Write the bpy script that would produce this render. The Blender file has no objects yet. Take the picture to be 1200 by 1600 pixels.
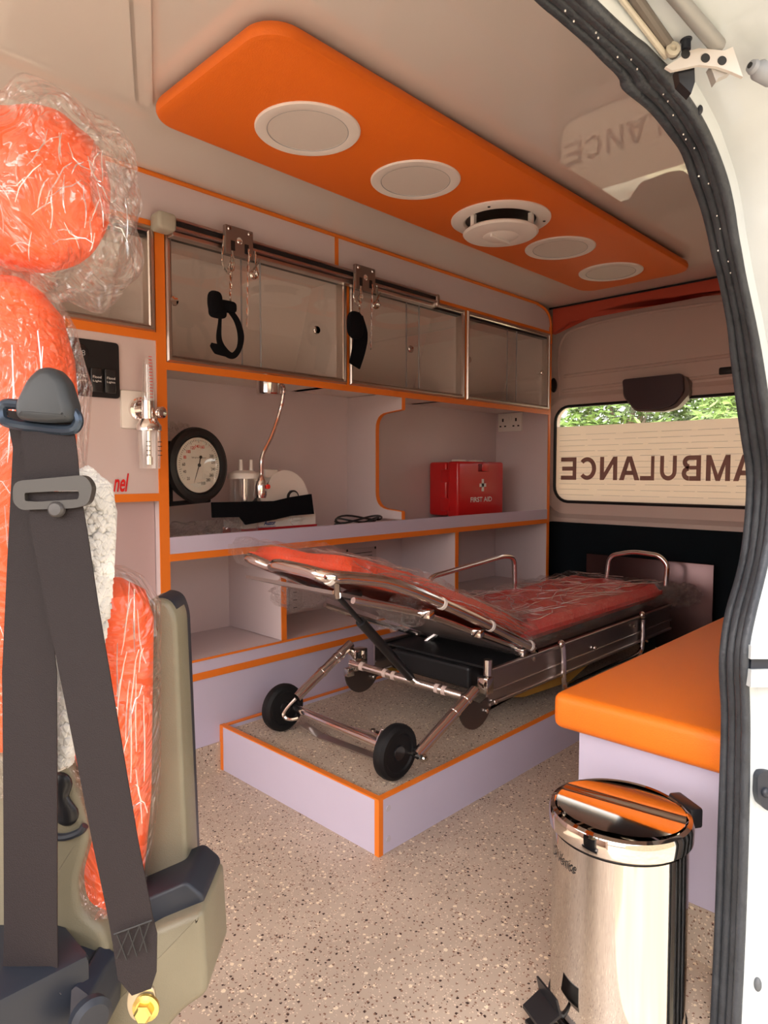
import bpy, bmesh, math, random
from mathutils import Vector, Matrix, noise
PI = math.pi
random.seed(4)
C = bpy.context.scene.collection
sc = bpy.context.scene

# ------------------------------------------------------------------ camera
F_, YAW, PIT = 1051.2, 0.7713, 0.0587
CAM = Vector((0, 0, 1.0))
FW = Vector((math.cos(YAW)*math.cos(PIT), math.sin(YAW)*math.cos(PIT), -math.sin(PIT)))
RT = Vector((math.sin(YAW), -math.cos(YAW), 0))
UP = RT.cross(FW)
cd = bpy.data.cameras.new('camera'); cam = bpy.data.objects.new('camera', cd); C.objects.link(cam)
cd.sensor_fit = 'HORIZONTAL'; cd.sensor_width = 36.0; cd.lens = F_/1200*36.0; cd.clip_start = 0.02
R3 = Matrix((RT, UP, -FW)).transposed()
cam.matrix_world = Matrix.Translation(CAM) @ R3.to_4x4()
sc.camera = cam

# ------------------------------------------------------------------ light
w = bpy.data.worlds.new('sky'); sc.world = w; w.use_nodes = True
nt = w.node_tree; nt.nodes.clear()
sky = nt.nodes.new('ShaderNodeTexSky'); sky.sky_type = 'NISHITA'; sky.sun_disc = False
sky.sun_elevation = math.radians(52); sky.sun_rotation = math.radians(270); sky.air_density = 1.0; sky.dust_density = 4.0; sky.ozone_density = 1.0
hs = nt.nodes.new('ShaderNodeHueSaturation'); hs.inputs['Saturation'].default_value = 0.35
mxw = nt.nodes.new('ShaderNodeMix'); mxw.data_type = 'RGBA'; mxw.blend_type = 'MULTIPLY'; mxw.inputs['Factor'].default_value = 1
mxw.inputs['B'].default_value = (1.0, 0.93, 0.88, 1)
bg = nt.nodes.new('ShaderNodeBackground'); bg.inputs['Strength'].default_value = 0.44
out = nt.nodes.new('ShaderNodeOutputWorld')
nt.links.new(sky.outputs[0], hs.inputs['Color']); nt.links.new(hs.outputs[0], mxw.inputs['A']); nt.links.new(mxw.outputs['Result'], bg.inputs['Color']); nt.links.new(bg.outputs[0], out.inputs[0])
sd = bpy.data.lights.new('sun', 'SUN'); sd.energy = 4.0; sd.angle = math.radians(0.6); sd.color = (1.0, 0.93, 0.84)
so = bpy.data.objects.new('sun', sd); C.objects.link(so); so.location = (-3, -1, 5)
so.rotation_euler = Vector((0.42, -0.40, -0.81)).to_track_quat('-Z', 'Y').to_euler()
sc.view_settings.view_transform = 'Standard'; sc.view_settings.look = 'None'
sc.view_settings.gamma = 1.0; sc.view_settings.use_curve_mapping = False
sc.view_settings.exposure = 0.95

# ------------------------------------------------------------------ helpers
def ray(px, py):
    return FW + RT*((px-600)/F_) - UP*((py-800)/F_)
def at(px, py, ax, v):                      # the point seen at a pixel on the plane X/Y/Z = v
    d = ray(px, py); return CAM + d*((v-CAM[ax])/d[ax])
def aX(px, py, v): return at(px, py, 0, v)
def aY(px, py, v): return at(px, py, 1, v)
def aZ(px, py, v): return at(px, py, 2, v)
def aD(px, py, d): return CAM + ray(px, py)*d
ORG = {}
def org(p): return ORG.get(p.name, Vector((0, 0, 0))) if p else Vector((0, 0, 0))
def obj(name, bm, mat=None, parent=None, smooth=True):
    bmesh.ops.recalc_face_normals(bm, faces=bm.faces)
    o_ = org(parent)
    if o_.length: bmesh.ops.translate(bm, verts=bm.verts, vec=-o_)
    me = bpy.data.meshes.new(name); bm.to_mesh(me); bm.free()
    if smooth:
        for p in me.polygons: p.use_smooth = True
        try: me.set_sharp_from_angle(angle=math.radians(35))
        except Exception: pass
    if mat: me.materials.append(mat)
    o = bpy.data.objects.new(name, me); C.objects.link(o)
    if parent: o.parent = parent
    ORG[o.name] = o_
    return o
def thing(name, label, cat, loc=(0, 0, 0), group=None):
    o = bpy.data.objects.new(name, None); C.objects.link(o); o.location = loc; o.empty_display_size = .05
    o['label'] = label; o['category'] = cat
    if group: o['group'] = group
    ORG[o.name] = Vector(loc); return o
def tag(o, label, cat, group=None):
    o['label'] = label; o['category'] = cat
    if group: o['group'] = group
    return o
def struct(name, bm, mat, smooth=True):
    o = obj(name, bm, mat, None, smooth); o['kind'] = 'structure'; return o
def B(): return bmesh.new()
def bx(bm, x0, x1, y0, y1, z0, z1, bev=0.0, seg=2):
    m = Matrix.Translation(((x0+x1)/2, (y0+y1)/2, (z0+z1)/2)) @ Matrix.Diagonal((abs(x1-x0), abs(y1-y0), abs(z1-z0), 1))
    r = bmesh.ops.create_cube(bm, size=1, matrix=m)
    if bev > 0:
        es = list({e for v in r['verts'] for e in v.link_edges})
        bmesh.ops.bevel(bm, geom=es, offset=bev, segments=seg, affect='EDGES', profile=.5)
    return bm
def box(*a, **k): return bx(B(), *a, **k)
def frame_of(t):
    t = t.normalized(); u = Vector((0, 0, 1)) if abs(t.z) < .9 else Vector((1, 0, 0))
    a = t.cross(u).normalized(); return a, a.cross(t).normalized()
def tube(bm, pts, r, n=10, cap=True, closed=False):
    pts = [Vector(p) for p in pts]; N = len(pts); rings = []; a = None
    for i, p in enumerate(pts):
        if closed: t = pts[(i+1) % N]-pts[i-1]
        else: t = pts[min(i+1, N-1)]-pts[max(i-1, 0)]
        if a is None: a, b = frame_of(t)
        else:
            t.normalize(); a = (a-t*a.dot(t)).normalized(); b = a.cross(t)
        rr = r[i] if isinstance(r, (list, tuple)) else r
        rings.append([bm.verts.new(p+a*math.cos(k*2*PI/n)*rr+b*math.sin(k*2*PI/n)*rr) for k in range(n)])
    for i in range(N if closed else N-1):
        A, D = rings[i], rings[(i+1) % N]
        for k in range(n): bm.faces.new((A[k], A[(k+1) % n], D[(k+1) % n], D[k]))
    if cap and not closed:
        bm.faces.new(rings[0]); bm.faces.new(rings[-1][::-1])
    return bm
def smooth(pts, sub=5):                     # Catmull-Rom
    P = [Vector(p) for p in pts]; P = [P[0]*2-P[1]]+P+[P[-1]*2-P[-2]]; o = []
    for i in range(1, len(P)-2):
        for k in range(sub):
            t = k/sub; a, b, c, d = P[i-1:i+3]
            o.append(.5*((2*b)+(c-a)*t+(2*a-5*b+4*c-d)*t*t+(3*b-a-3*c+d)*t**3))
    o.append(P[-2]); return o
def rnd(pts, r, n=5, closed=False):         # round the corners of a polyline
    P = [Vector(p) for p in pts]; o = []; N = len(P)
    for i, p in enumerate(P):
        if not closed and i in (0, N-1): o.append(p); continue
        a = P[i-1]-p; b = P[(i+1) % N]-p; rr = min(r, a.length*.45, b.length*.45)
        A = p+a.normalized()*rr; D = p+b.normalized()*rr
        for k in range(n+1):
            t = k/n; o.append(A*(1-t)**2+p*2*t*(1-t)+D*t*t)
    return o
def prism(bm, pts, vec):                    # polygon (3-D points) extruded by vec
    vec = Vector(vec); a = [bm.verts.new(p) for p in pts]; b = [bm.verts.new(Vector(p)+vec) for p in pts]
    n = len(a)
    f1 = bm.faces.new(a); f2 = bm.faces.new(b[::-1])
    for i in range(n): bm.faces.new((a[i], b[i], b[(i+1) % n], a[(i+1) % n]))
    bmesh.ops.triangulate(bm, faces=[f1, f2]); return bm
def ringprism(bm, outer, inner, vec):       # plate with a hole; same number of points in both
    vec = Vector(vec); n = len(outer)
    O = [bm.verts.new(p) for p in outer]; I = [bm.verts.new(p) for p in inner]
    O2 = [bm.verts.new(Vector(p)+vec) for p in outer]; I2 = [bm.verts.new(Vector(p)+vec) for p in inner]
    for i in range(n):
        j = (i+1) % n
        bm.faces.new((O[i], O[j], I[j], I[i])); bm.faces.new((O2[j], O2[i], I2[i], I2[j]))
        bm.faces.new((O[j], O[i], O2[i], O2[j])); bm.faces.new((I[i], I[j], I2[j], I2[i]))
    return bm
def lathe(bm, prof, c, axis=(0, 0, 1), n=32, cap=True):   # prof: (radius, height) along axis from c
    c = Vector(c); ax = Vector(axis).normalized(); a, b = frame_of(ax); rings = []
    for r, h in prof:
        r = max(r, 1e-5)
        rings.append([bm.verts.new(c+ax*h+a*math.cos(k*2*PI/n)*r+b*math.sin(k*2*PI/n)*r) for k in range(n)])
    for A, D in zip(rings, rings[1:]):
        for k in range(n): bm.faces.new((A[k], A[(k+1) % n], D[(k+1) % n], D[k]))
    if cap: bm.faces.new(rings[0]); bm.faces.new(rings[-1][::-1])
    return bm
def ellip(bm, c, rx, ry, rz, u=24, v=16, disp=0, fr=8, p=2.0, A=None, seed=0):
    c = Vector(c); A = A or (Vector((1, 0, 0)), Vector((0, 1, 0)), Vector((0, 0, 1)))
    r = bmesh.ops.create_uvsphere(bm, u_segments=u, v_segments=v, radius=1)
    for ve in r['verts']:
        d = ve.co.normalized(); s = (abs(d.x)**p+abs(d.y)**p+abs(d.z)**p)**(-1/p); q = d*s
        q = A[0]*q.x*rx+A[1]*q.y*ry+A[2]*q.z*rz
        k = 1+(disp*noise.noise((d*fr+Vector((seed, 0, 0)))) if disp else 0)
        ve.co = c+q*k
    return bm
def loft(bm, rows, n=24, p=2.6, disp=0, fr=20, seed=0):   # rows: (centre, halfA vector, halfB vector)
    rings = []
    for c, a, b in rows:
        ring = []
        for k in range(n):
            t = k*2*PI/n; x = math.cos(t); y = math.sin(t); s = (abs(x)**p+abs(y)**p)**(-1/p)
            q = c+a*x*s+b*y*s
            if disp: q = q+(q-c).normalized()*disp*noise.noise(q*fr+Vector((seed, seed, 0)))
            ring.append(bm.verts.new(q))
        rings.append(ring)
    for A, D in zip(rings, rings[1:]):
        for k in range(n): bm.faces.new((A[k], A[(k+1) % n], D[(k+1) % n], D[k]))
    bm.faces.new(rings[0]); bm.faces.new(rings[-1][::-1]); return bm
def ribbon(bm, pts, wid, nrm, th=.002):     # flat band: centre points, half-width vectors, normal
    nrm = Vector(nrm).normalized()*th; N = len(pts); R = []
    for i in range(N):
        p = Vector(pts[i]); h = Vector(wid[i])
        R.append([bm.verts.new(q) for q in (p-h, p+h, p+h+nrm, p-h+nrm)])
    for A, D in zip(R, R[1:]):
        for k in range(4): bm.faces.new((A[k], A[(k+1) % 4], D[(k+1) % 4], D[k]))
    bm.faces.new(R[0]); bm.faces.new(R[-1][::-1]); return bm
def text(bm, s, org_, xv, yv, h=None, wfit=None, th=.001, bold=0.0, shear=0.0):   # lettering: xv, yv unit vectors, h cap height
    cu = bpy.data.curves.new('t', 'FONT'); cu.body = s; cu.size = 1; cu.offset = bold; cu.shear = shear; cu.resolution_u = 3
    ob = bpy.data.objects.new('t', cu); C.objects.link(ob); dg = bpy.context.evaluated_depsgraph_get()
    me = bpy.data.meshes.new_from_object(ob.evaluated_get(dg)); bpy.data.objects.remove(ob)
    if not me.vertices: return bm
    xs = [v.co.x for v in me.vertices]; ys = [v.co.y for v in me.vertices]
    x0, x1, y0, y1 = min(xs), max(xs), min(ys), max(ys)
    sy = h/(y1-y0); sx = sy if wfit is None else wfit/(x1-x0)
    xv = Vector(xv); yv = Vector(yv); nv = xv.cross(yv).normalized()*th
    t = bmesh.new(); t.from_mesh(me)
    for v in t.verts: v.co = Vector(org_)+xv*((v.co.x-x0)*sx)+yv*((v.co.y-y0)*sy)+nv
    m2 = bpy.data.meshes.new('t'); t.to_mesh(m2); t.free(); bm.from_mesh(m2)
    bpy.data.meshes.remove(m2); bpy.data.meshes.remove(me); bpy.data.curves.remove(cu)
    return bm

def glyph(bm, ch, o, xv, yv, w_, h_, th=.001):
    o = Vector(o); xv = Vector(xv)*w_; yv = Vector(yv)*h_; nv = xv.cross(yv).normalized()*th; sx = .235; sy = .185
    def poly(P): prism(bm, [o+xv*x+yv*y for x, y in P], nv)
    def rc(x0, x1, y0, y1): poly([(x0, y0), (x1, y0), (x1, y1), (x0, y1)])
    def arc(cx, cy, rx, ry, a0, a1, n=12):
        for i in range(n):
            a, b = math.radians(a0+(a1-a0)*i/n), math.radians(a0+(a1-a0)*(i+1)/n)
            poly([(cx+rx*math.cos(a), cy+ry*math.sin(a)), (cx+rx*math.cos(b), cy+ry*math.sin(b)), (cx+(rx-sx)*math.cos(b), cy+(ry-sy)*math.sin(b)), (cx+(rx-sx)*math.cos(a), cy+(ry-sy)*math.sin(a))])
    if ch == 'E': rc(0, sx, 0, 1); rc(sx, 1, 0, sy); rc(sx, 1, 1-sy, 1); rc(sx, .92, .5-sy/2, .5+sy/2)
    elif ch == 'L': rc(0, sx, 0, 1); rc(sx, 1, 0, sy)
    elif ch == 'N': rc(0, sx, 0, 1); rc(1-sx, 1, 0, 1); poly([(sx, 1), (sx, .68), (1-sx, 0), (1-sx, .32)])
    elif ch == 'M': sx = .20; rc(0, sx, 0, 1); rc(1-sx, 1, 0, 1); poly([(sx, 1), (sx, .62), (.41, 0), (.5, 0), (.5, .25)]); poly([(1-sx, 1), (1-sx, .62), (.59, 0), (.5, 0), (.5, .25)])
    elif ch == 'A': poly([(0, 0), (.24, 0), (.5, .78), (.5, 1), (.38, 1)]); poly([(1, 0), (.76, 0), (.5, .78), (.5, 1), (.62, 1)]); poly([(.28, .22), (.72, .22), (.66, .40), (.34, .40)])
    elif ch == 'U': rc(0, sx, .38, 1); rc(1-sx, 1, .38, 1); arc(.5, .38, .5, .38, 180, 360)
    elif ch == 'C': arc(.52, .5, .52, .5, 42, 318, 20)
    elif ch == 'B': rc(0, sx, 0, 1); rc(sx, .6, 0, sy); rc(sx, .6, 1-sy, 1); rc(sx, .6, .44, .44+sy*.8); arc(.6, .735, .36, .265, -90, 90, 10); arc(.62, .29, .38, .29, -90, 90, 10)
    return bm

# ------------------------------------------------------------------ materials
def M(name, col, rough=.5, metal=0, bump=0, bscale=60, spec=.5, coat=0, aniso=0, trans=0, var=0, vscale=3, sheen=0, ior=1.45, coatr=.05):
    m = bpy.data.materials.new(name); m.use_nodes = True; N = m.node_tree; b = N.nodes['Principled BSDF']
    b.inputs['Base Color'].default_value = (*col, 1); b.inputs['Roughness'].default_value = rough; b.inputs['Metallic'].default_value = metal
    b.inputs['Specular IOR Level'].default_value = spec; b.inputs['Coat Weight'].default_value = coat; b.inputs['Coat Roughness'].default_value = coatr
    b.inputs['Anisotropic'].default_value = aniso; b.inputs['Transmission Weight'].default_value = trans; b.inputs['Sheen Weight'].default_value = sheen; b.inputs['IOR'].default_value = ior
    tc = N.nodes.new('ShaderNodeTexCoord')
    if bump:
        t = N.nodes.new('ShaderNodeTexNoise'); t.inputs['Scale'].default_value = bscale; t.inputs['Detail'].default_value = 4
        bp = N.nodes.new('ShaderNodeBump'); bp.inputs['Strength'].default_value = bump; bp.inputs['Distance'].default_value = .01
        N.links.new(tc.outputs['Object'], t.inputs['Vector']); N.links.new(t.outputs['Fac'], bp.inputs['Height']); N.links.new(bp.outputs[0], b.inputs['Normal'])
    if var:
        t = N.nodes.new('ShaderNodeTexNoise'); t.inputs['Scale'].default_value = vscale; t.inputs['Detail'].default_value = 5
        mr = N.nodes.new('ShaderNodeMapRange'); mr.inputs['From Min'].default_value = .3; mr.inputs['From Max'].default_value = .7
        mr.inputs['To Min'].default_value = 1-var; mr.inputs['To Max'].default_value = 1+var*.4
        mx = N.nodes.new('ShaderNodeMix'); mx.data_type = 'RGBA'; mx.blend_type = 'MULTIPLY'; mx.inputs['Factor'].default_value = 1
        mx.inputs['A'].default_value = (*col, 1)
        N.links.new(tc.outputs['Object'], t.inputs['Vector']); N.links.new(t.outputs['Fac'], mr.inputs['Value']); N.links.new(mr.outputs[0], mx.inputs['B']); N.links.new(mx.outputs['Result'], b.inputs['Base Color'])
    return m
def film(name, tint=(1, 1, 1), base=.08, rough=.12, bump=.6, bscale=14, milky=.06, fac=.8, vor=True):
    m = bpy.data.materials.new(name); m.use_nodes = True; N = m.node_tree; N.nodes.clear(); L = N.links
    o = N.nodes.new('ShaderNodeOutputMaterial'); tr = N.nodes.new('ShaderNodeBsdfTransparent'); tr.inputs[0].default_value = (*tint, 1)
    gl = N.nodes.new('ShaderNodeBsdfGlossy'); gl.inputs['Roughness'].default_value = rough; gl.inputs['Color'].default_value = (1, 1, 1, 1)
    df = N.nodes.new('ShaderNodeBsdfDiffuse'); df.inputs['Color'].default_value = (.85, .85, .85, 1)
    fr = N.nodes.new('ShaderNodeLayerWeight'); fr.inputs['Blend'].default_value = .35
    mr = N.nodes.new('ShaderNodeMapRange'); mr.inputs['To Min'].default_value = base; mr.inputs['To Max'].default_value = fac
    m1 = N.nodes.new('ShaderNodeMixShader'); m2 = N.nodes.new('ShaderNodeMixShader'); m2.inputs[0].default_value = milky
    L.new(tr.outputs[0], m1.inputs[1]); L.new(gl.outputs[0], m1.inputs[2]); L.new(fr.outputs['Facing'], mr.inputs['Value']); L.new(mr.outputs[0], m1.inputs[0])
    L.new(m1.outputs[0], m2.inputs[1]); L.new(df.outputs[0], m2.inputs[2]); L.new(m2.outputs[0], o.inputs[0])
    if bump:
        tc = N.nodes.new('ShaderNodeTexCoord'); t = N.nodes.new('ShaderNodeTexNoise'); t.inputs['Scale'].default_value = bscale; t.inputs['Detail'].default_value = 3; t.inputs['Distortion'].default_value = 2.5
        bp = N.nodes.new('ShaderNodeBump'); bp.inputs['Strength'].default_value = bump; bp.inputs['Distance'].default_value = .02
        L.new(tc.outputs['Object'], t.inputs['Vector'])
        v = N.nodes.new('ShaderNodeTexVoronoi'); v.feature = 'DISTANCE_TO_EDGE'; v.inputs['Scale'].default_value = bscale*.8
        ad = N.nodes.new('ShaderNodeMath'); ad.operation = 'ADD'
        mv = N.nodes.new('ShaderNodeVectorMath'); mv.operation = 'ADD'
        L.new(tc.outputs['Object'], mv.inputs[0]); L.new(t.outputs['Color'], mv.inputs[1]); L.new(mv.outputs[0], v.inputs['Vector'])
        L.new(t.outputs['Fac'], ad.inputs[0]); L.new(v.outputs['Distance'], ad.inputs[1]); L.new(ad.outputs[0], bp.inputs['Height'])
        for n_ in (gl, fr): L.new(bp.outputs[0], n_.inputs['Normal'])
    return m
def speckle(name):
    m = bpy.data.materials.new(name); m.use_nodes = True; N = m.node_tree; L = N.links; b = N.nodes['Principled BSDF']; b.inputs['Roughness'].default_value = .5
    b.inputs['Specular IOR Level'].default_value = .3
    tc = N.nodes.new('ShaderNodeTexCoord'); prev = None
    ns = N.nodes.new('ShaderNodeTexNoise'); ns.inputs['Scale'].default_value = 5; ns.inputs['Detail'].default_value = 6
    cr = N.nodes.new('ShaderNodeValToRGB'); cr.color_ramp.elements[0].position = .3; cr.color_ramp.elements[1].position = .7
    cr.color_ramp.elements[0].color = (.43, .345, .27, 1); cr.color_ramp.elements[1].color = (.52, .42, .33, 1)
    L.new(tc.outputs['Object'], ns.inputs['Vector']); L.new(ns.outputs['Fac'], cr.inputs['Fac']); prev = cr.outputs['Color']
    wob = N.nodes.new('ShaderNodeTexNoise'); wob.inputs['Scale'].default_value = 260; wv = N.nodes.new('ShaderNodeVectorMath'); wv.operation = 'MULTIPLY_ADD'
    wv.inputs[1].default_value = (.005, .005, .005); L.new(tc.outputs['Object'], wob.inputs['Vector']); L.new(wob.outputs['Color'], wv.inputs[0]); L.new(tc.outputs['Object'], wv.inputs[2])
    for sc_, thr, keep, col, off in ((95, .22, .42, (.045, .022, .016), 0), (80, .26, .30, (.80, .68, .50), 3.1), (170, .3, .35, (.22, .12, .08), 7.7), (210, .3, .3, (.75, .62, .48), 5.2)):
        v = N.nodes.new('ShaderNodeTexVoronoi'); v.inputs['Scale'].default_value = sc_
        a = N.nodes.new('ShaderNodeVectorMath'); a.operation = 'ADD'; a.inputs[1].default_value = (off, off*.7, off*.3)
        L.new(wv.outputs[0], a.inputs[0]); L.new(a.outputs[0], v.inputs['Vector'])
        sp = N.nodes.new('ShaderNodeSeparateColor'); L.new(v.outputs['Color'], sp.inputs[0])
        # radius varies per cell
        th = N.nodes.new('ShaderNodeMath'); th.operation = 'MULTIPLY'; th.inputs[1].default_value = thr; L.new(sp.outputs[1], th.inputs[0])
        ad = N.nodes.new('ShaderNodeMath'); ad.operation = 'ADD'; ad.inputs[1].default_value = thr*.5; L.new(th.outputs[0], ad.inputs[0])
        c1 = N.nodes.new('ShaderNodeMath'); c1.operation = 'LESS_THAN'; L.new(v.outputs['Distance'], c1.inputs[0]); L.new(ad.outputs[0], c1.inputs[1])
        c2 = N.nodes.new('ShaderNodeMath'); c2.operation = 'LESS_THAN'; L.new(sp.outputs[0], c2.inputs[0]); c2.inputs[1].default_value = keep
        mu = N.nodes.new('ShaderNodeMath'); mu.operation = 'MULTIPLY'; L.new(c1.outputs[0], mu.inputs[0]); L.new(c2.outputs[0], mu.inputs[1])
        mx = N.nodes.new('ShaderNodeMix'); mx.data_type = 'RGBA'; L.new(mu.outputs[0], mx.inputs['Factor']); L.new(prev, mx.inputs['A']); mx.inputs['B'].default_value = (*col, 1); prev = mx.outputs['Result']
    L.new(prev, b.inputs['Base Color']); return m
LAV = M('lavender laminate with warm bounce tint', (.68, .575, .585), .35, var=.05, vscale=2, spec=.35)  # warm bounce light put into the lavender as pink
LAVB = M('lavender laminate of sky lit faces', (.56, .51, .64), .4, spec=.3, var=.04)  # bluer copy of the laminate for faces that catch the sky
ORA = M('orange edge band', (.80, .20, .022), .4, spec=.3)
LEA = M('orange leatherette', (.86, .20, .015), .42, bump=.15, bscale=320, spec=.4)
LEAP = M('orange leatherette of the ceiling panel', (.78, .16, .014), .5, bump=.12, bscale=320, spec=.35)
HEAD = M('orange leatherette with painted shade', (.50, .07, .035), .5)  # orange header strip, its shadow put into a darker, redder colour
CEIL = M('glossy white roof lining', (.72, .67, .615), .5, spec=.3, coat=1.0, coatr=.015)
CEIL.node_tree.nodes['Principled BSDF'].inputs['Coat IOR'].default_value = 1.75
BEIGE = M('beige painted door metal', (.68, .53, .47), .32, spec=.5)
WHITE = M('white body paint', (.54, .59, .61), .28, coat=.5, var=.08, vscale=7)
PLW = M('white plastic', (.84, .79, .74), .4)
PLW2 = M('off white lamp diffuser', (.70, .65, .60), .5)
BLK = M('black plastic', (.012, .012, .014), .35)
VEL = M('black velcro fabric', (.007, .007, .009), .95, bump=.4, bscale=500, sheen=.0, spec=.1)
RUB = M('black door rubber', (.038, .044, .053), .45, bump=.25, bscale=90, var=.3, vscale=25)
WRUB = M('black wheel rubber', (.008, .008, .009), .6, spec=.3)
STL = M('polished steel tube', (.86, .81, .79), .13, 1, bump=.02, bscale=40)
BRS = M('brushed aluminium', (.55, .49, .47), .3, 1, aniso=.5, bump=.05, bscale=15)
FRM = M('satin steel frame', (.62, .55, .50), .28, 1)
CHR = M('mirror chrome', (.68, .64, .59), .045, 1)
DRK = M('black metal sheet', (.03, .03, .032), .4, .5)  # black sheet metal between the stretcher rails
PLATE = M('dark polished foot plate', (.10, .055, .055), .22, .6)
BROWN = M('ochre underside sheet', (.32, .18, .03), .5)
RED = M('red first aid plastic', (.62, .012, .014), .28, coat=.3)
MAT = M('red vinyl mattress', (.80, .035, .022), .38, bump=.15, bscale=30)
MAT2 = M('orange red vinyl backrest', (.90, .085, .022), .38, bump=.15, bscale=30)
SEAT = M('bright orange vinyl', (.92, .105, .010), .38, bump=.35, bscale=18)
SHELL = M('grained olive black plastic', (.20, .178, .122), .34, bump=.12, bscale=700, var=.1, vscale=12)
SHD = M('dark navy plastic', (.02, .024, .034), .42)
BELT = M('black webbing', (.020, .015, .016), .6, bump=.25, bscale=900, spec=.3)
TOW = M('grey white chenille', (.74, .72, .68), .95, var=.35, vscale=28)
GLS = film('cabinet glass', (.99, .985, .98), .03, .02, 0, fac=.22, milky=.01)
CABI = M('white cabinet interior laminate', (.80, .71, .66), .4)
WGL = film('window glass', (.95, .97, .95), .03, .01, 0, fac=.4, milky=0)
WRAP = film('crinkled clear plastic', (.995, .985, .975), .03, .13, .8, 6, .02, .45)
WRAPM = film('clear plastic wrap over mattress', (.99, .98, .98), .03, .10, .9, 9, .0, .35)
CRS = film('bright crease for wrap highlights', (.95, .95, .95), .35, .08, 0, fac=.8, milky=.10)  # pale glossy ridges added for the wrap's thin bright highlights
CLR = film('clear moulded plastic', (.96, .95, .94), .08, .03, 0, fac=.7, milky=.06)
INK = M('black ink', (.02, .02, .02), .6); REDINK = M('red ink', (.70, .01, .01), .5); WINK = M('white ink', (.85, .82, .8), .6)
GINK = M('grey ink', (.35, .35, .36), .6)
DIAL = M('cream dial face', (.80, .76, .70), .5)
BRASS = M('yellow zinc bolt', (.85, .68, .22), .3, 1)
NAVY = M('navy blue label', (.05, .09, .3), .5)
ACR = M('brown window lettering', (.36, .19, .155), .6)
TEAL = M('grey green cap', (.42, .40, .33), .5)
FLO = speckle('speckled vinyl')

# ------------------------------------------------------------------ the setting
YW, XL, XR, ZC = 1.944, 1.02, 3.29, 1.9
def onwall(x0, x1, z0, z1, t=.004, y=YW, bm=None): return bx(bm or B(), x0, x1, y-t, y, z0, z1)
struct('floor', box(-1.3, 3.5, .30, 2.42, -.04, 0), FLO, False)
struct('ceiling', box(-1.3, 3.56, .30, 2.42, ZC, ZC+.05), CEIL, False)
struct('wall_left', box(-.12, 3.56, 2.40, 2.46, -.04, ZC+.05), BEIGE, False)
struct('wall_left.001', box(-1.3, -.12, 2.40, 2.46, -.04, .80), BEIGE, False)
# upper wall panel over the cabinets with its rounded far corner
pts = [(.2, YW, 1.752), (3.30, YW, 1.752), (3.30, YW, 1.80), (3.285, YW, 1.845), (3.24, YW, 1.878), (3.16, YW, 1.892), (.2, YW, 1.895)]
struct('wall_left.002', prism(B(), pts, (0, .02, 0)), LAV, False)
bm = B(); tube(bm, smooth([(.2, YW-.003, 1.893), (1.5, YW-.003, 1.893), (3.0, YW-.003, 1.893), (3.16, YW-.003, 1.890), (3.24, YW-.003, 1.876), (3.285, YW-.003, 1.843), (3.302, YW-.003, 1.79), (3.305, YW-.003, 1.70)], 6), .007, 8)
struct('trim_1', bm, ORA)
struct('trim_2', onwall(1.732, 1.748, 1.752, 1.888), ORA, False)
# raised rib on the roof lining
a, b_ = Vector((.60, 1.19, ZC)), Vector((.812, 1.60, ZC))
bm = B(); d = (b_-a); nn = Vector((-d.y, d.x, 0)).normalized()
ribbon(bm, [a, b_], [nn*.016]*2, (0, 0, -1), .006); ribbon(bm, [a+nn*.03, b_+nn*.03-d*.02], [nn*.006]*2, (0, 0, -1), .01)
struct('trim_3', bm, CEIL, False)
struct('wall_front', box(-1.34, -1.3, .30, 2.46, -.04, .85), BEIGE, False)
struct('wall_front.001', box(-1.34, -1.3, .30, 2.46, 1.75, ZC+.05), BEIGE, False)
# right side behind the bench and in front of the door, outer body
struct('wall_right', box(1.42, 3.56, .24, .30, -.04, ZC+.05), BEIGE, False)
struct('wall_right.001', box(-1.3, -.62, .24, .30, -.04, .80), BEIGE, False)
struct('wall_right.002', box(-.62, 1.42, .28, .33, 1.54, ZC+.05), BEIGE, False)

# rear doors: outer wall with the window opening
XD = 3.5
def rrect(y0, y1, z0, z1, r, x, n=6):
    o = []
    for cy, cz, a0 in ((y1-r, z1-r, 0), (y0+r, z1-r, 90), (y0+r, z0+r, 180), (y1-r, z0+r, 270)):
        for k in range(n+1):
            t = math.radians(a0+90*k/n); o.append(Vector((x, cy+r*math.cos(t), cz+r*math.sin(t))))
    return o
WY0, WY1, WZ0, WZ1 = .62, 2.018, .835, 1.375
inner = rrect(WY0, WY1, WZ0, WZ1, .085, XD)
for p in inner:                                    # the sill bows down slightly towards the middle
    if p.z < 1.0: p.z -= .012*math.sin((WY1-p.y)/(WY1-WY0)*PI)
outer = rrect(.28, 2.42, .30, 1.95, .02, XD)
struct('wall_rear', ringprism(B(), outer, inner, (.05, 0, 0)), BEIGE)
struct('wall_rear.001', box(XD+.01, XD+.05, .28, 2.42, -.04, .31), BEIGE, False)
bm = B(); tube(bm, [p+Vector((-.002, 0, 0)) for p in inner], .009, 8, closed=True)
struct('trim_4', bm, BLK)
bev = rrect(WY0-.05, WY1+.045, WZ0-.07, WZ1+.045, .12, XD)
bm = B(); n_ = len(inner)
A = [bm.verts.new(p+Vector((-.001, 0, 0))) for p in inner]; D = [bm.verts.new(p+Vector((-.018, 0, 0))) for p in bev]; E2 = [bm.verts.new(p+Vector((-.001, (p.y-1.3)*.05, (p.z-1.1)*.08))) for p in bev]
for i in range(n_):
    j = (i+1) % n_; bm.faces.new((A[i], A[j], D[j], D[i])); bm.faces.new((D[i], D[j], E2[j], E2[i]))
struct('trim_5', bm, BEIGE)
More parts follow.
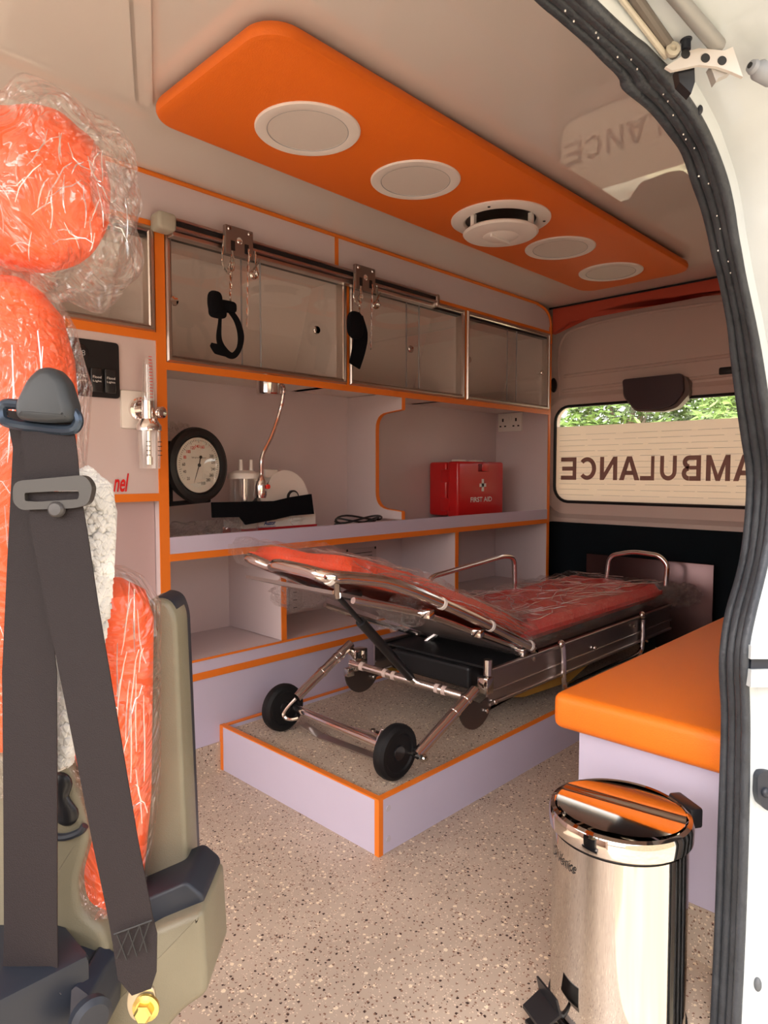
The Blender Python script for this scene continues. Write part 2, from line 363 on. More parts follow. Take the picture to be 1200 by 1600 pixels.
# pressed ridges of the doors
bm = B()
for (p0, p1) in (((882, 588), (1160, 553)), ((880, 611), (975, 600)), ((1078, 592), (1160, 583))):
    tube(bm, [aX(*p0, XD), aX(*p1, XD)], .010, 8)
tube(bm, smooth([aX(875, 640, XD), aX(873, 560, XD), aX(880, 528, XD), aX(905, 512, XD), aX(1000, 490, XD), aX(1140, 470, XD)], 5), .009, 8)
struct('trim_6', bm, BEIGE)
win = thing('window_1', 'wide rear door window with mirrored brown lettering', 'window', (XD, 1.3, .84)); win['kind'] = 'structure'
del win['label'], win['category']
obj('glass_pane', prism(B(), [p+Vector((.02, 0, 0)) for p in inner], (.004, 0, 0)), WGL, win, False)
# frosted cream film on the lower part of the pane
fm = bpy.data.materials.new('cream frosted film'); fm.use_nodes = True; N = fm.node_tree; N.nodes.clear()
o = N.nodes.new('ShaderNodeOutputMaterial'); t1 = N.nodes.new('ShaderNodeBsdfTranslucent'); t1.inputs[0].default_value = (.80, .69, .62, 1)
d1 = N.nodes.new('ShaderNodeBsdfDiffuse'); d1.inputs[0].default_value = (.70, .63, .54, 1); mm = N.nodes.new('ShaderNodeMixShader'); mm.inputs[0].default_value = .25
N.links.new(t1.outputs[0], mm.inputs[1]); N.links.new(d1.outputs[0], mm.inputs[2]); N.links.new(mm.outputs[0], o.inputs[0])
zt = 1.262
fp = [Vector((XD+.016, p.y, min(p.z, zt))) for p in inner if p.z < zt]
fp = [Vector((XD+.016, WY1, zt)), Vector((XD+.016, WY0, zt))] + fp
obj('frosted_film', prism(B(), fp, (.002, 0, 0)), fm, win, False)
bm = B(); rr = random.Random(2)
for k in range(12):
    z = .872+k*.031; y = WY1-.02
    while y > WY0+.05:
        l = rr.uniform(.10, .22); bx(bm, XD+.0145, XD+.0155, max(y-l, WY0+.03), y, z, z+.0016); y -= l+rr.uniform(.01, .05)
obj('heater_line', bm, GINK, win, False)
bm = B()
for ch, xa, xb in (('E', 877, 901), ('C', 905, 932), ('N', 938, 965), ('A', 968, 1000), ('L', 1001, 1023), ('U', 1032, 1058), ('B', 1066, 1096), ('M', 1104, 1142), ('A', 1147, 1183)):
    ya = aX(xa, 700, XD+.012).y; yb = aX(xb, 700, XD+.012).y
    glyph(bm, ch, (XD+.012, yb, .958), (0, 1, 0), (0, 0, 1), ya-yb, .128)
obj('lettering', bm, ACR, win, False)
# header over the rear doors
hp = [aX(x, y, 3.33) for x, y in ((864, 478), (1000, 447), (1122, 424), (1200, 409), (1200, 444), (1120, 459), (1000, 470), (925, 488), (890, 503), (863, 522))]
for p in hp: p.z = min(p.z, ZC-.002)
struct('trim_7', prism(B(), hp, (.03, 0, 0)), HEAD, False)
bm = B(); tube(bm, [Vector((3.325, y, ZC-.004)) for y in (1.965, 1.5, .4)], .005, 6); struct('trim_8', bm, BLK)
# black lower lining of the rear doors
lp = [Vector((XD-.03, 2.06, .04)), Vector((XD-.03, 2.06, .66)), Vector((XD-.03, 2.03, .715)), Vector((XD-.03, .5, .715)), Vector((XD-.03, .5, .04))]
t = obj('door_lining', prism(B(), lp, (.03, 0, 0)), M('black carpet lining', (.008, .011, .014), .95, bump=.2, bscale=300, spec=.1), None, False)
t.name = 'trim_9'; t['kind'] = 'structure'
t = thing('lamp_cover', 'dark plum plastic motor cover over the rear window', 'cover', aX(1025, 640, 3.44))
cp = [aX(x, y, 3.43) for x, y in ((972, 593), (1066, 583), (1068, 612), (1052, 632), (1035, 639), (993, 640), (975, 618))]
bm = prism(B(), rnd(cp, .02, closed=True), (.02, 0, 0)); obj('front_face', bm, M('dark plum plastic', (.055, .03, .035), .4), t, False)
cp = [aX(x, y, 3.45) for x, y in ((973, 596), (1070, 586), (1077, 598), (1077, 616), (1058, 637), (1038, 643), (993, 643), (974, 620))]
obj('cover_back', prism(B(), rnd(cp, .02, closed=True), (.055, 0, 0)), M('plum plastic', (.15, .10, .085), .4), t, False)
bm = B(); bx(bm, 3.485, 3.503, aX(1160, 578, XD).y, aX(1124, 578, XD).y, 1.470, 1.507, .008, 2); tag(obj('grab_recess', bm, BLK), 'small black oblong recess on rear door right of motor cover', 'recess')
bm = B(); ellip(bm, aX(865, 602, 3.47), .03, .014, .042, 12, 8); tag(obj('rubber_stop', bm, BLK), 'small black rubber stop on left edge of rear door', 'stop')

# outside: ground and trees
gm = M('cream paving', (.40, .35, .27), .8, var=.2, vscale=2)
o = struct('ground', box(-14, 22, -16, 18, -.72, -.66), gm, False)
bm = B()
for i in range(10):
    for j in range(12):
        x = 4.4+i*.42; y = -1.6+j*.42+(.2 if i % 2 else 0)
        bx(bm, x, x+.405, y, y+.405, -.661, -.640-.004*((i*7+j*3) % 3))
o = obj('paving_stones', bm, M('yellowish paving stone', (.62, .54, .36), .8, var=.2, vscale=3), None, False)
o['kind'] = 'structure'
LEAFM = [M('leaf green', (.16, .26, .06), .5, var=.5, vscale=5), M('dark leaf green', (.07, .15, .05), .5, var=.5, vscale=5), M('pale leaf green', (.30, .40, .16), .5, var=.5, vscale=5)]
WOOD = M('grey bark', (.28, .22, .17), .8)
def tree(c, rx, rz, n, mi, lab, seed):
    r = random.Random(seed); t = thing('bushy_tree', lab, 'tree', (c[0], c[1], -.66), 'trees behind the vehicle')
    bm = B(); tube(bm, smooth([(c[0], c[1], -.66), (c[0]+.1, c[1]+.05, c[2]*.5), (c[0], c[1], c[2])]), .07, 8)
    for k in range(9):
        a = r.uniform(0, 6.28); e = Vector((math.cos(a)*rx*.8, math.sin(a)*rx*.8, r.uniform(-.1, .8)*rz))
        tube(bm, smooth([Vector(c)-Vector((0, 0, .6)), Vector(c)+e*.5+Vector((0, 0, .1)), Vector(c)+e]), .02, 5)
    obj('trunk', bm, WOOD, t)
    bm = B()
    for k in range(n):
        d = Vector((r.gauss(0, 1), r.gauss(0, 1), r.gauss(0, 1))).normalized()*r.uniform(.35, 1)**.6
        p = Vector(c)+Vector((d.x*rx, d.y*rx, d.z*rz)); a = Vector((r.gauss(0, 1), r.gauss(0, 1), r.gauss(0, .6))).normalized(); b = a.orthogonal().normalized()*r.uniform(.012, .03); a = a*r.uniform(.05, .11)
        bm.faces.new([bm.verts.new(q) for q in (p-a, p+b, p+a, p-b)])
    f = obj('foliage', bm, LEAFM[mi], t, False); f['kind'] = 'stuff'
bm = B(); bx(bm, -9, 15, -6.4, -6.2, -.66, 2.6); struct('outside_wall', bm, M('unseen warm bounce wall', (.46, .39, .29), .85, var=.2), False)  # unseen wall, added to cut horizon sky and bounce warm sunlight
tree((7.6, 5.6, 1.5), .95, 1.3, 6500, 1, 'dark leafy tree at the left edge of rear window view', 1)
tree((8.3, 3.75, 1.7), .95, 1.2, 6500, 0, 'twiggy mid green tree left of the motor cover outside', 2)
tree((8.0, 1.8, 1.5), .98, 1.3, 6500, 0, 'green tree right of the motor cover outside', 3)
tree((10.9, 2.9, 1.6), .95, 1.7, 6000, 2, 'pale green tree behind the others outside rear window', 4)
bm = B(); bx(bm, 12.6, 12.8, -6, 14, -.66, 1.5); o = struct('outside_wall', bm, M('cream rendered wall', (.66, .60, .48), .8, var=.15), False)

# ------------------------------------------------------------------ built-in shelving
sh = thing('shelving_unit', 'lavender built-in wall shelving with orange edge bands', 'shelving', (XL, YW, 0))
P_ = lambda n, bm, m, s=False, par=None: obj(n, bm, m, par or sh, s)
p = P_('side_panel', box(1.005, 1.033, YW+.002, 2.30, 0, 1.752), LAV); P_('edge_band', onwall(1.003, 1.035, .0, 1.752), ORA, par=p)
p = P_('side_panel', box(3.292, 3.31, YW+.002, 2.40, 0, 1.78), LAV); P_('edge_band', onwall(3.29, 3.312, 0, 1.79), ORA, par=p)
p = P_('back_panel', box(1.033, 3.292, 2.285, 2.30, .374, 1.36), LAV)
P_('panel_seam', box(1.77, 1.773, 2.2835, 2.285, .40, .74), GINK, par=p)
# centre divider with the deep cutout
X0 = 2.108
prof = [(YW, 1.34), (YW, 1.267)]+[(v.x, v.y) for v in rnd([Vector((YW, 1.262, 0)), Vector((2.10, 1.258, 0)), Vector((2.10, .845, 0)), Vector((YW, .832, 0))], .10, 6)][1:]+[(YW, .799), (2.285, .752), (2.285, 1.34)]
bm = B(); pz = [q for q in prof[:-2]]; zs = sorted({round(z, 5) for y, z in pz}, reverse=True)
def yof(z, top):
    c_ = [y for y, zz in pz if abs(zz-z) < 1e-4]; return c_
seq = []
for y, z in pz:
    if not seq or abs(seq[-1][1]-z) > 1e-6 or abs(seq[-1][0]-y) > 1e-6: seq.append((y, z))
for (ya, za), (yb_, zb) in zip(seq, seq[1:]):
    if abs(za-zb) < 1e-5: continue
    prism(bm, [(X0, ya, za), (X0, yb_, zb), (X0, 2.285, zb), (X0, 2.285, za)], (.017, 0, 0))
p = P_('divider', bm, LAV)
bm = B(); pr = prof[:-2]
for (y0, z0), (y1, z1) in zip(pr, pr[1:]):
    d = Vector((0, y1-y0, z1-z0)); 
    if d.length < 1e-4: continue
    n = Vector((0, d.z, -d.y)).normalized()*.003
    if n.y > 0: n = n
    a = [Vector((X0-.001, y0, z0)), Vector((X0+.018, y0, z0)), Vector((X0+.018, y1, z1)), Vector((X0-.001, y1, z1))]
    prism(bm, a, n)
P_('edge_band', bm, ORA, par=p)
# left block: board with switch panel, strips
p = P_('front_board', box(.30, 1.003, YW, YW+.02, .935, 1.40), M('pinkish white laminate', (.66, .55, .54), .35))
P_('edge_band', onwall(.30, 1.003, 1.400, 1.425), ORA); P_('edge_band', onwall(.30, 1.003, .912, .936), ORA)
P_('side_panel', box(.28, .30, YW, 2.4, 0, 1.75), LAV)
P_('front_board', box(.30, 1.003, YW+.03, YW+.05, .10, .912), M('mauve laminate', (.50, .37, .37), .4))
P_('edge_band', onwall(.30, 1.003, 1.738, 1.754), ORA)
bm = B(); text(bm, 'nel', aY(177, 769, YW-.001), (1, 0, 0), (0, 0, 1), h=.055, wfit=aY(202, 769, YW).x-aY(177, 769, YW).x, bold=.02, shear=.35)
P_('lettering', bm, REDINK)
# orange bands under and above the overhead cabinets
P_('edge_band', onwall(1.035, 3.29, 1.316, 1.340), ORA); P_('edge_band', onwall(1.035, 3.29, 1.752, 1.766), ORA)
P_('edge_band', onwall(1.788, 1.802, 1.34, 1.752), ORA); P_('edge_band', onwall(2.533, 2.547, 1.34, 1.752), ORA)
# lower compartments
p = P_('divider', box(1.468, 1.486, YW+.002, 2.285, .392, .745), LAV); P_('edge_band', onwall(1.466, 1.488, .392, .722), ORA, par=p)
p = P_('divider', box(2.478, 2.496, YW+.002, 2.285, .392, .745), LAV); P_('edge_band', onwall(2.476, 2.498, .392, .722), ORA, par=p)
p = P_('bottom_shelf', box(1.033, 3.292, YW+.002, 2.285, .374, .390), LAV); P_('edge_band', onwall(1.035, 3.29, .384, .391), ORA, par=p)
p = P_('plinth', box(1.033, 3.292, YW, YW+.018, .092, .384), LAVB); P_('edge_band', onwall(1.035, 3.29, .322, .345), ORA, par=p)
P_('vinyl_upstand', box(.30, 3.292, YW-.004, YW+.018, 0, .095), FLO)
for px, py, w_, h_ in ((540, 893, .20, .10), (452, 955, .07, .20)):
    q = aY(px, py, 2.283 if px > 500 else 2.283); bm = box(q.x, q.x+w_, 2.281, 2.284, q.z, q.z+h_*1.0)
    s = P_('notice', bm, M('grey paper', (.55, .45, .45), .6)); bm = B()
    for k in range(5): bx(bm, q.x+.02, q.x+w_-.03, 2.2795, 2.2805, q.z+.01+k*h_/6, q.z+.013+k*h_/6)
    obj('printed_line', bm, INK, s, False)
    for dx in (.008, w_-.008): obj('pin', ellip(B(), (q.x+dx, 2.28, q.z+h_-.004), .005, .003, .007, 8, 6), INK, s)

wt = thing('worktop', 'long lavender worktop with raised lip and orange edge', 'worktop', (2.1, 1.95, .74))
obj('slab', box(1.034, 3.291, YW+.012, 2.284, .735, .752), LAV, wt, False)
obj('front_lip', box(1.034, 3.291, YW-.003, YW+.012, .744, .797), LAVB, wt, False)
obj('edge_band', box(1.034, 3.291, YW-.005, YW+.012, .721, .744), ORA, wt, False)

# ------------------------------------------------------------------ overhead cabinets
def cabinet(x0, x1, z0, z1, seam, knobs, lab):
    t = thing('overhead_cabinet', lab, 'cabinet', ((x0+x1)/2, YW, z0), 'overhead cabinets')
    yt, yb = 2.13, 2.272; th = .012
    q = [Vector((0, YW+.03, z0)), Vector((0, yb, z0)), Vector((0, yt, z1)), Vector((0, YW+.03, z1))]
    bm = B()
    for x in (x0, x1-th): prism(bm, [v+Vector((x, 0, 0)) for v in q], (th, 0, 0))
    bx(bm, x0, x1, YW+.03, yb, z0, z0+th); bx(bm, x0, x1, YW+.03, yt, z1-th, z1)
    prism(bm, [Vector((x0, yb, z0)), Vector((x0, yb+th, z0)), Vector((x0, yt+th, z1)), Vector((x0, yt, z1))], (x1-x0, 0, 0))
    obj('carcass', bm, CABI, t, False)
    bm = B(); f = .020
    def rect(m): return [Vector((x0+m, 0, z0+m)), Vector((x1-m, 0, z0+m)), Vector((x1-m, 0, z1-m)), Vector((x0+m, 0, z1-m))]
    Y1 = Vector((0, YW-.012, 0)); Y2 = Vector((0, YW-.005, 0)); Y3 = Vector((0, YW+.03, 0))
    loops = [[v+Y3 for v in rect(0)], [v+Y2 for v in rect(0)], [v+Y1 for v in rect(.004)], [v+Y1 for v in rect(.011)], [v+Y2 for v in rect(.013)], [v+Y1*.5+Y2*.5 for v in rect(.016)], [v+Y2 for v in rect(f)], [v+Y3 for v in rect(f)]]
    vs = [[bm.verts.new(v) for v in l] for l in loops]
    for a, b in zip(vs, vs[1:]):
        for k in range(4): bm.faces.new((a[k], a[(k+1) % 4], b[(k+1) % 4], b[k]))
    obj('steel_frame', bm, FRM, t, False)
    bm = B(); bx(bm, x0+f, x1-f, YW+.001, YW+.03, z1-f-.010, z1-f); obj('track', bm, BLK, t, False)
    for i, (a, b, y) in enumerate(((x0+f, seam+.035, YW+.006), (seam-.035, x1-f, YW+.016))):
        d = obj('glass_door', box(a, b, y, y+.004, z0+f, z1-f-.008), GLS, t, False)
        e = b if i == 0 else a
        obj('door_edge', box(e-.0015, e+.0015, y-.001, y+.005, z0+f, z1-f-.008), GINK, d, False)
        if knobs[i]:
            kx, kz = knobs[i]; bm = B(); lathe(bm, [(.0, .0), (.013, .001), (.0155, .005), (.014, .012), (.006, .014), (.005, .02)], (kx, y-.016, kz), (0, 1, 0), 20)
            obj('knob', bm, CHR, d)
    return t
k = lambda px, py: (lambda v: (v.x, v.z))(aY(px, py, YW-.005))
cabinet(.32, 1.000, 1.425, 1.738, .62, (None, None), 'leftmost overhead cabinet partly hidden by wrapped headrest')
cabinet(1.037, 1.786, 1.342, 1.752, 1.36, (k(272, 470), k(498, 515)), 'widest overhead cabinet behind the left hook bracket')
cabinet(1.804, 2.531, 1.342, 1.752, 2.19, (None, k(645, 545)), 'overhead cabinet behind the right hook bracket and strap')
cabinet(2.549, 3.288, 1.342, 1.752, 2.95, (k(733, 562), k(850, 582)), 'rightmost overhead cabinet next to the rear doors')

# ------------------------------------------------------------------ hanging rail with hook carriages and straps
rl = thing('hanging_rail', 'long steel track across overhead cabinet tops for drip hooks', 'rail', (1.6, 1.9, 1.74))
bm = B(); bx(bm, 1.04, 2.27, 1.893, 1.932, 1.728, 1.762, .004, 2)
bx(bm, 1.04, 2.27, 1.884, 1.893, 1.728, 1.738, .002, 1); bx(bm, 1.04, 2.27, 1.884, 1.893, 1.754, 1.762, .002, 1)
obj('track', bm, BRS, rl, False)
obj('track_slot', box(1.045, 2.265, 1.888, 1.8935, 1.739, 1.753), BLK, rl, False)
obj('lower_lip', box(1.04, 2.27, 1.900, 1.931, 1.712, 1.727, bev=.003), BRS, rl, False)
obj('end_cap', box(.985, 1.045, 1.876, 1.935, 1.718, 1.770, bev=.012, seg=3), TEAL, rl)
obj('end_cap', box(2.262, 2.285, 1.880, 1.935, 1.712, 1.766, bev=.010, seg=3), FRM, rl)
def carriage(x, lab):
    t = thing('hook_carriage', lab, 'hook', (x, 1.87, 1.72), 'hook carriages')
    bm = box(x-.052, x+.052, 1.868, 1.884, 1.690, 1.782, bev=.002); obj('plate', bm, M('grey steel plate', (.30, .24, .22), .35, .8), t, False)
    bm = B()
    for dx, dz in ((-.038, .034), (.038, .034), (.036, -.034), (0, .004)):
        lathe(bm, [(0, 0), (.007 if dx else .011, .001), (.005, .005)], (x+dx, 1.869, 1.737+dz), (0, -1, 0), 12)
    obj('screw', bm, STL, t)
    bm = B()
    for dx in (-.026, .026): obj('slot', box(x+dx-.007, x+dx+.007, 1.866, 1.869, 1.705, 1.735), BLK, t, False)
    y = 1.862
    hk = smooth([(x-.060, y+.004, 1.742), (x-.066, y, 1.70), (x-.070, y, 1.662), (x-.060, y, 1.636), (x-.044, y, 1.628), (x-.030, y, 1.645), (x-.034, y, 1.668), (x-.046, y, 1.655), (x-.05, y-.004, 1.64)])
    bm = B(); tube(bm, hk, .003, 8); tube(bm, smooth([(x-.030, y, 1.640), (x-.026, y, 1.665), (x-.034, y, 1.70)]), .003, 8); obj('snap_hook', bm, CHR, t)
    bm = B(); co = [(x+.05+.013*math.cos(a*.5), y-.006+.002*a/4, 1.645+.013*math.sin(a*.5)) for a in range(0, 30)]
    tube(bm, [(x+.055, y, 1.72), (x+.056, y, 1.675)]+co, .0028, 8); tube(bm, [(x+.040, y-.004, 1.65), (x+.068, y-.006, 1.695)], .0028, 8); obj('snap_hook', bm, CHR, t)
    for dx, zt, zb in ((-.036, 1.69, 1.50), (.028, 1.72, 1.47)):
        bm = B()
        for s in (0, PI):
            n = 26; tube(bm, [(x+dx-.010*i/n+.0022*math.cos(i*.9+s), y-.002+.0022*math.sin(i*.9+s), zt+(zb-zt)*i/n) for i in range(n+1)], .0022, 6)
        obj('twisted_wire', bm, CHR if dx < 0 else STL, t)
    return t
carriage(1.258, 'left steel hook carriage on the overhead rail')
carriage(1.822, 'right steel hook carriage on the overhead rail')
yS = 1.86
def band(bm, path, widths, y, th=.0025):
    P3 = [aY(px, py, y+dy) for px, py, dy in path]; W = []
    for i in range(len(P3)):
        t = (P3[min(i+1, len(P3)-1)]-P3[max(i-1, 0)]).normalized(); W.append(Vector((t.z, 0, -t.x)).normalized()*widths[i]*.5)
    return ribbon(bm, P3, W, (0, -1, 0), th)
def interp(path, ws, sub=6):
    P = smooth([Vector(p) for p in path], sub); n = len(P); o = []
    for i in range(n):
        f = i/(n-1)*(len(ws)-1); j = min(int(f), len(ws)-2); o.append(ws[j]+(ws[j+1]-ws[j])*(f-j))
    return [(p.x, p.y, p.z) for p in P], o
t = thing('strap', 'black fabric strap knotted in a loop on left hook wires', 'strap', (1.22, yS, 1.34))
bm = B(); pth, ws = interp([(345, 482, -.004), (343, 505, 0), (342, 530, .004), (350, 548, .006), (363, 556, .004), (373, 545, 0), (376, 525, -.002), (370, 502, -.006), (358, 484, -.01)], [.010, .012, .02, .026, .020, .018, .024, .022, .018]); band(bm, pth, ws, yS); obj('loop', bm, VEL, t, False)
bm = B(); pth, ws = interp([(329, 538, 0), (338, 545, .002), (352, 552, .006)], [.012, .034, .022]); band(bm, pth, ws, yS-.004); obj('tail', bm, VEL, t, False)
bm = B(); ellip(bm, aY(336, 472, yS-.01), .024, .016, .034, 16, 12, p=3); obj('knot', bm, VEL, t)
bm = B(); ellip(bm, aY(340, 487, yS-.006), .030, .014, .020, 16, 12, p=3.4); obj('knot', bm, VEL, t)
bm = B(); ellip(bm, aY(355, 479, yS-.004), .032, .013, .018, 16, 12, p=4); obj('knot', bm, VEL, t)
t = thing('strap', 'black fabric strap rolled and hanging on right hook wires', 'strap', (1.80, yS, 1.38))
bm = B(); pth, ws = interp([(556, 498, -.006), (562, 522, 0), (560, 545, .002), (553, 572, .004)], [.07, .075, .065, .055]); band(bm, pth, ws, yS, .006); obj('tail', bm, VEL, t, False)
bm = B(); ellip(bm, aY(555, 508, yS-.012), .036, .018, .050, 18, 12, p=3); obj('knot', bm, VEL, t)

# ------------------------------------------------------------------ things on the left board
t = thing('switch_panel', 'black rocker switch panel with small digital display', 'switch panel', aY(150, 620, YW))
a = aY(92, 540, YW); b = aY(186, 622, YW); x0, x1, z0, z1 = .70, b.x, 1.215, 1.375
obj('panel_plate', prism(B(), rnd([(x0, YW-.006, z0), (x1, YW-.006, z0), (x1, YW-.006, z1), (x0, YW-.006, z1)], .012, closed=True), (0, .006, 0)), BLK, t, False)
for i in range(4):
    xx = x1-.013-i*.040; bm = box(xx-.034, xx, YW-.016, YW-.005, z0+.012, z0+.082, bev=.005, seg=3); s = obj('rocker_switch', bm, M('satin black', (.02, .02, .022), .25) if i == 0 else bpy.data.materials['satin black'], t)
    bm = B(); tt = [('Flood', 'Lights'), ('Flood', 'Light'), ('DC', 'Sockets'), ('Extractor', 'Fan')][i]
    for j, s_ in enumerate(tt): text(bm, s_, (xx-.029, YW-.0165, z0+.052-j*.012), (1, 0, 0), (0, 0, 1), h=.007, wfit=.024)
    obj('lettering', bm, WINK, s, False)
bm = B(); lathe(bm, [(.0, 0), (.026, 0), (.026, .004), (.022, .006), (0, .006)], (x1-.115, YW-.006, z1-.04), (0, -1, 0), 28); s = obj('display', bm, bpy.data.materials['satin black'], t)
bm = B(); text(bm, '888', (x1-.134, YW-.0125, z1-.048), (1, 0, 0), (0, 0, 1), h=.015, wfit=.034); obj('lettering', bm, GINK, s, False)

t = thing('flowmeter', 'clear oxygen flowmeter and humidifier bottle beside the switch panel', 'flowmeter', aY(232, 640, YW-.05))
c = aY(213, 640, YW)
obj('wall_plate', box(c.x-.050, c.x+.052, YW-.007, YW, c.z-.058, c.z+.055, bev=.006), PLW, t)
bm = B(); lathe(bm, [(.0, 0), (.036, 0), (.036, .012), (.028, .016), (.026, .016), (.022, .008), (.012, .008), (.012, .06), (0, .06)], (c.x+.008, YW-.007, c.z), (0, -1, 0), 28); obj('outlet', bm, STL, t)
fx, fy = aY(232, 640, YW-.06).x, YW-.06
zt = lambda py: aY(234, py, fy).z
bm = B(); lathe(bm, [(.0, 0), (.024, 0), (.036, -.020), (.036, -.034), (.0, -.034)], (fx, fy, zt(655)), (0, 0, 1), 28)
lathe(bm, [(.0, 0), (.019, 0), (.019, zt(627)-zt(655)), (.0, zt(627)-zt(655))], (fx, fy, zt(655)), (0, 0, 1), 24); tube(bm, [(c.x, fy, c.z), (fx, fy, c.z)], .012, 12); obj('valve_body', bm, STL, t)
bm = B(); lathe(bm, [(0, 0), (.013, 0), (.017, .006), (.017, .018), (.014, .020), (0, .020)], (fx+.020, fy-.02, zt(645)), (.3, -1, 0), 24); tube(bm, [(fx, fy, zt(645)), (fx+.045, fy-.01, zt(645))], .005, 8); obj('knob', bm, STL, t)
bm = B(); lathe(bm, [(.0, 0), (.019, 0), (.014, zt(565)-zt(627)), (.010, zt(561)-zt(627)), (0, zt(561)-zt(627))], (fx, fy, zt(627)), (0, 0, 1), 24); s = obj('gauge_tube', bm, CLR, t)
bm = B()
for k_ in range(14): bx(bm, fx-.004, fx+.006, fy-.0195+k_*.0003, fy-.0185+k_*.0003, zt(622)+k_*.009, zt(622)+k_*.009+.0018)
obj('scale', bm, REDINK, s, False)
bm = B(); tube(bm, [(fx, fy, zt(627)), (fx, fy, zt(570))], .006, 10); obj('inner_tube', bm, CLR, t)
bm = B(); h = zt(668)-zt(732); lathe(bm, [(.032, 0), (.033, -.02), (.030, -h), (.0, -h)], (fx, fy, zt(668)), (0, 0, 1), 28, cap=False); s = obj('bottle', bm, CLR, t)
bm = B()
for k_ in range(4): 
    for dx in (-.024, .012): bx(bm, fx+dx, fx+dx+.012, fy-.031, fy-.030, zt(712)+k_*.013, zt(712)+k_*.013+.002)
obj('scale', bm, INK, s, False)
bm = B(); tube(bm, [(fx, fy, zt(668)), (fx, fy, zt(714))], .006, 10); tube(bm, [(fx, fy, zt(714)), (fx, fy, zt(726))], .010, 10); obj('dip_tube', bm, STL, t)

# ------------------------------------------------------------------ things on the worktop
ZT = .752
gy = 2.03
t = thing('pressure_gauge', 'round black rimmed blood pressure gauge with white dial', 'gauge', aY(305, 727, gy))
c = aY(308, 727, gy); ax = Vector((.20, -.98, .02)).normalized(); ga, gb = Vector((.98, .20, 0)).normalized(), None
gb = ga.cross(ax)*-1; gb = Vector((0, 0, 1))
bm = B(); lathe(bm, [(0, -.035), (.095, -.035), (.118, -.022), (.128, 0), (.124, .014), (.112, .020), (.100, .016), (.096, .006), (0, .006)], c, ax, 48); obj('rim', bm, M('black rubber rim', (.012, .012, .013), .45), t)
bm = B(); lathe(bm, [(0, .0065), (.092, .0065), (.092, .009), (0, .009)], c, ax, 48); dl = obj('dial', bm, DIAL, t, False)
fc = c+ax*.0095
def P2(a, r): a = math.radians(a); return fc+ga*(math.sin(a)*r)+gb*(math.cos(a)*r)
bm = B()
for i in range(61):
    a = -150+i*5.0; p0 = P2(a, .086); p1 = P2(a, .080 if i % 5 else .075); tube(bm, [p0, p1], .0006, 4)
nums = [(20, -135), (40, -110), (60, -88), (200, 60), (220, 80), (240, 102), (260, 122), (280, 142), (300, 165)]
def num(bm, n, a):
    q = P2(a, .063); text(bm, str(n), q-ga*.009-gb*.005, ga, gb, h=.0105, wfit=.018 if n > 99 else .012, bold=.01)
for n, a in nums: num(bm, n, a)
text(bm, 'mmHg', P2(180, .062)-ga*.01, ga, gb, h=.005, wfit=.018); text(bm, 'Sphygmomanometer', P2(0, .022)-ga*.032, ga, gb, h=.006, wfit=.064)
obj('scale', bm, INK, dl, False)
bm = B()
for n, a in ((80, -66), (100, -46), (120, -25), (140, -6), (160, 14)): num(bm, n, a)
obj('scale_numbers', bm, REDINK, dl, False)
bm = B(); tube(bm, [P2(14, .028), fc+ax*.001], .0016, 6); tube(bm, [fc, P2(201, .078)], [.0018, .0006], 6); lathe(bm, [(0, 0), (.006, 0), (.006, .003), (0, .003)], fc, ax, 14); lathe(bm, [(0, 0), (.005, 0), (.005, .003), (0, .003)], P2(14, .028), ax, 14); obj('needle', bm, INK, dl)
bm = B(); lathe(bm, [(.094, .012), (.07, .020), (.04, .025), (0, .027)], c, ax, 40, cap=False); obj('lens', bm, WGL, t)
bm = B(); bx(bm, 1.036, 1.11, 2.05, 2.10, c.z-.125, c.z+.08, .006); tube(bm, [(1.05, 2.04, c.z-.13), (1.25, 2.06, c.z-.12)], .008, 8); obj('wall_bracket', bm, BLK, t)

t = thing('gooseneck_lamp', 'steel gooseneck reading lamp hanging under the overhead cabinet', 'lamp', aY(422, 600, 2.02))
c = aY(420, 602, 1.995); c.z = 1.341
bm = B(); lathe(bm, [(0, 0), (.046, 0), (.044, -.008), (.044, -.058), (.040, -.063), (0, -.063)], c, (0, 0, 1), 32); obj('mount', bm, STL, t)
pts = smooth([aY(434, 602, 1.985), aY(441, 602, 1.97), aY(443, 612, 1.975), aY(438, 640, 2.0), aY(425, 680, 2.0), aY(410, 712, 2.0), aY(408, 742, 2.0)], 14)
bm = B(); tube(bm, pts, [.0068 if i % 2 else .0078 for i in range(len(pts))], 10); obj('gooseneck', bm, STL, t)
e = aY(408, 742, 2.0); h = (aY(408, 742, 2.0)-aY(405, 778, 2.0)).z
bm = B(); lathe(bm, [(.006, 0), (.010, -.006), (.019, -.025), (.022, -.04), (.022, -.070), (.018, -h), (0, -h)], e, (.04, 0, 1), 24); s = obj('lamp_head', bm, STL, t)
bm = B(); lathe(bm, [(0, 0), (.009, 0), (.008, .006), (0, .006)], e+Vector((.012, -.022, -.042)), (.2, -1, 0), 18); obj('switch_button', bm, M('red plastic', (.75, .03, .015), .4), s)

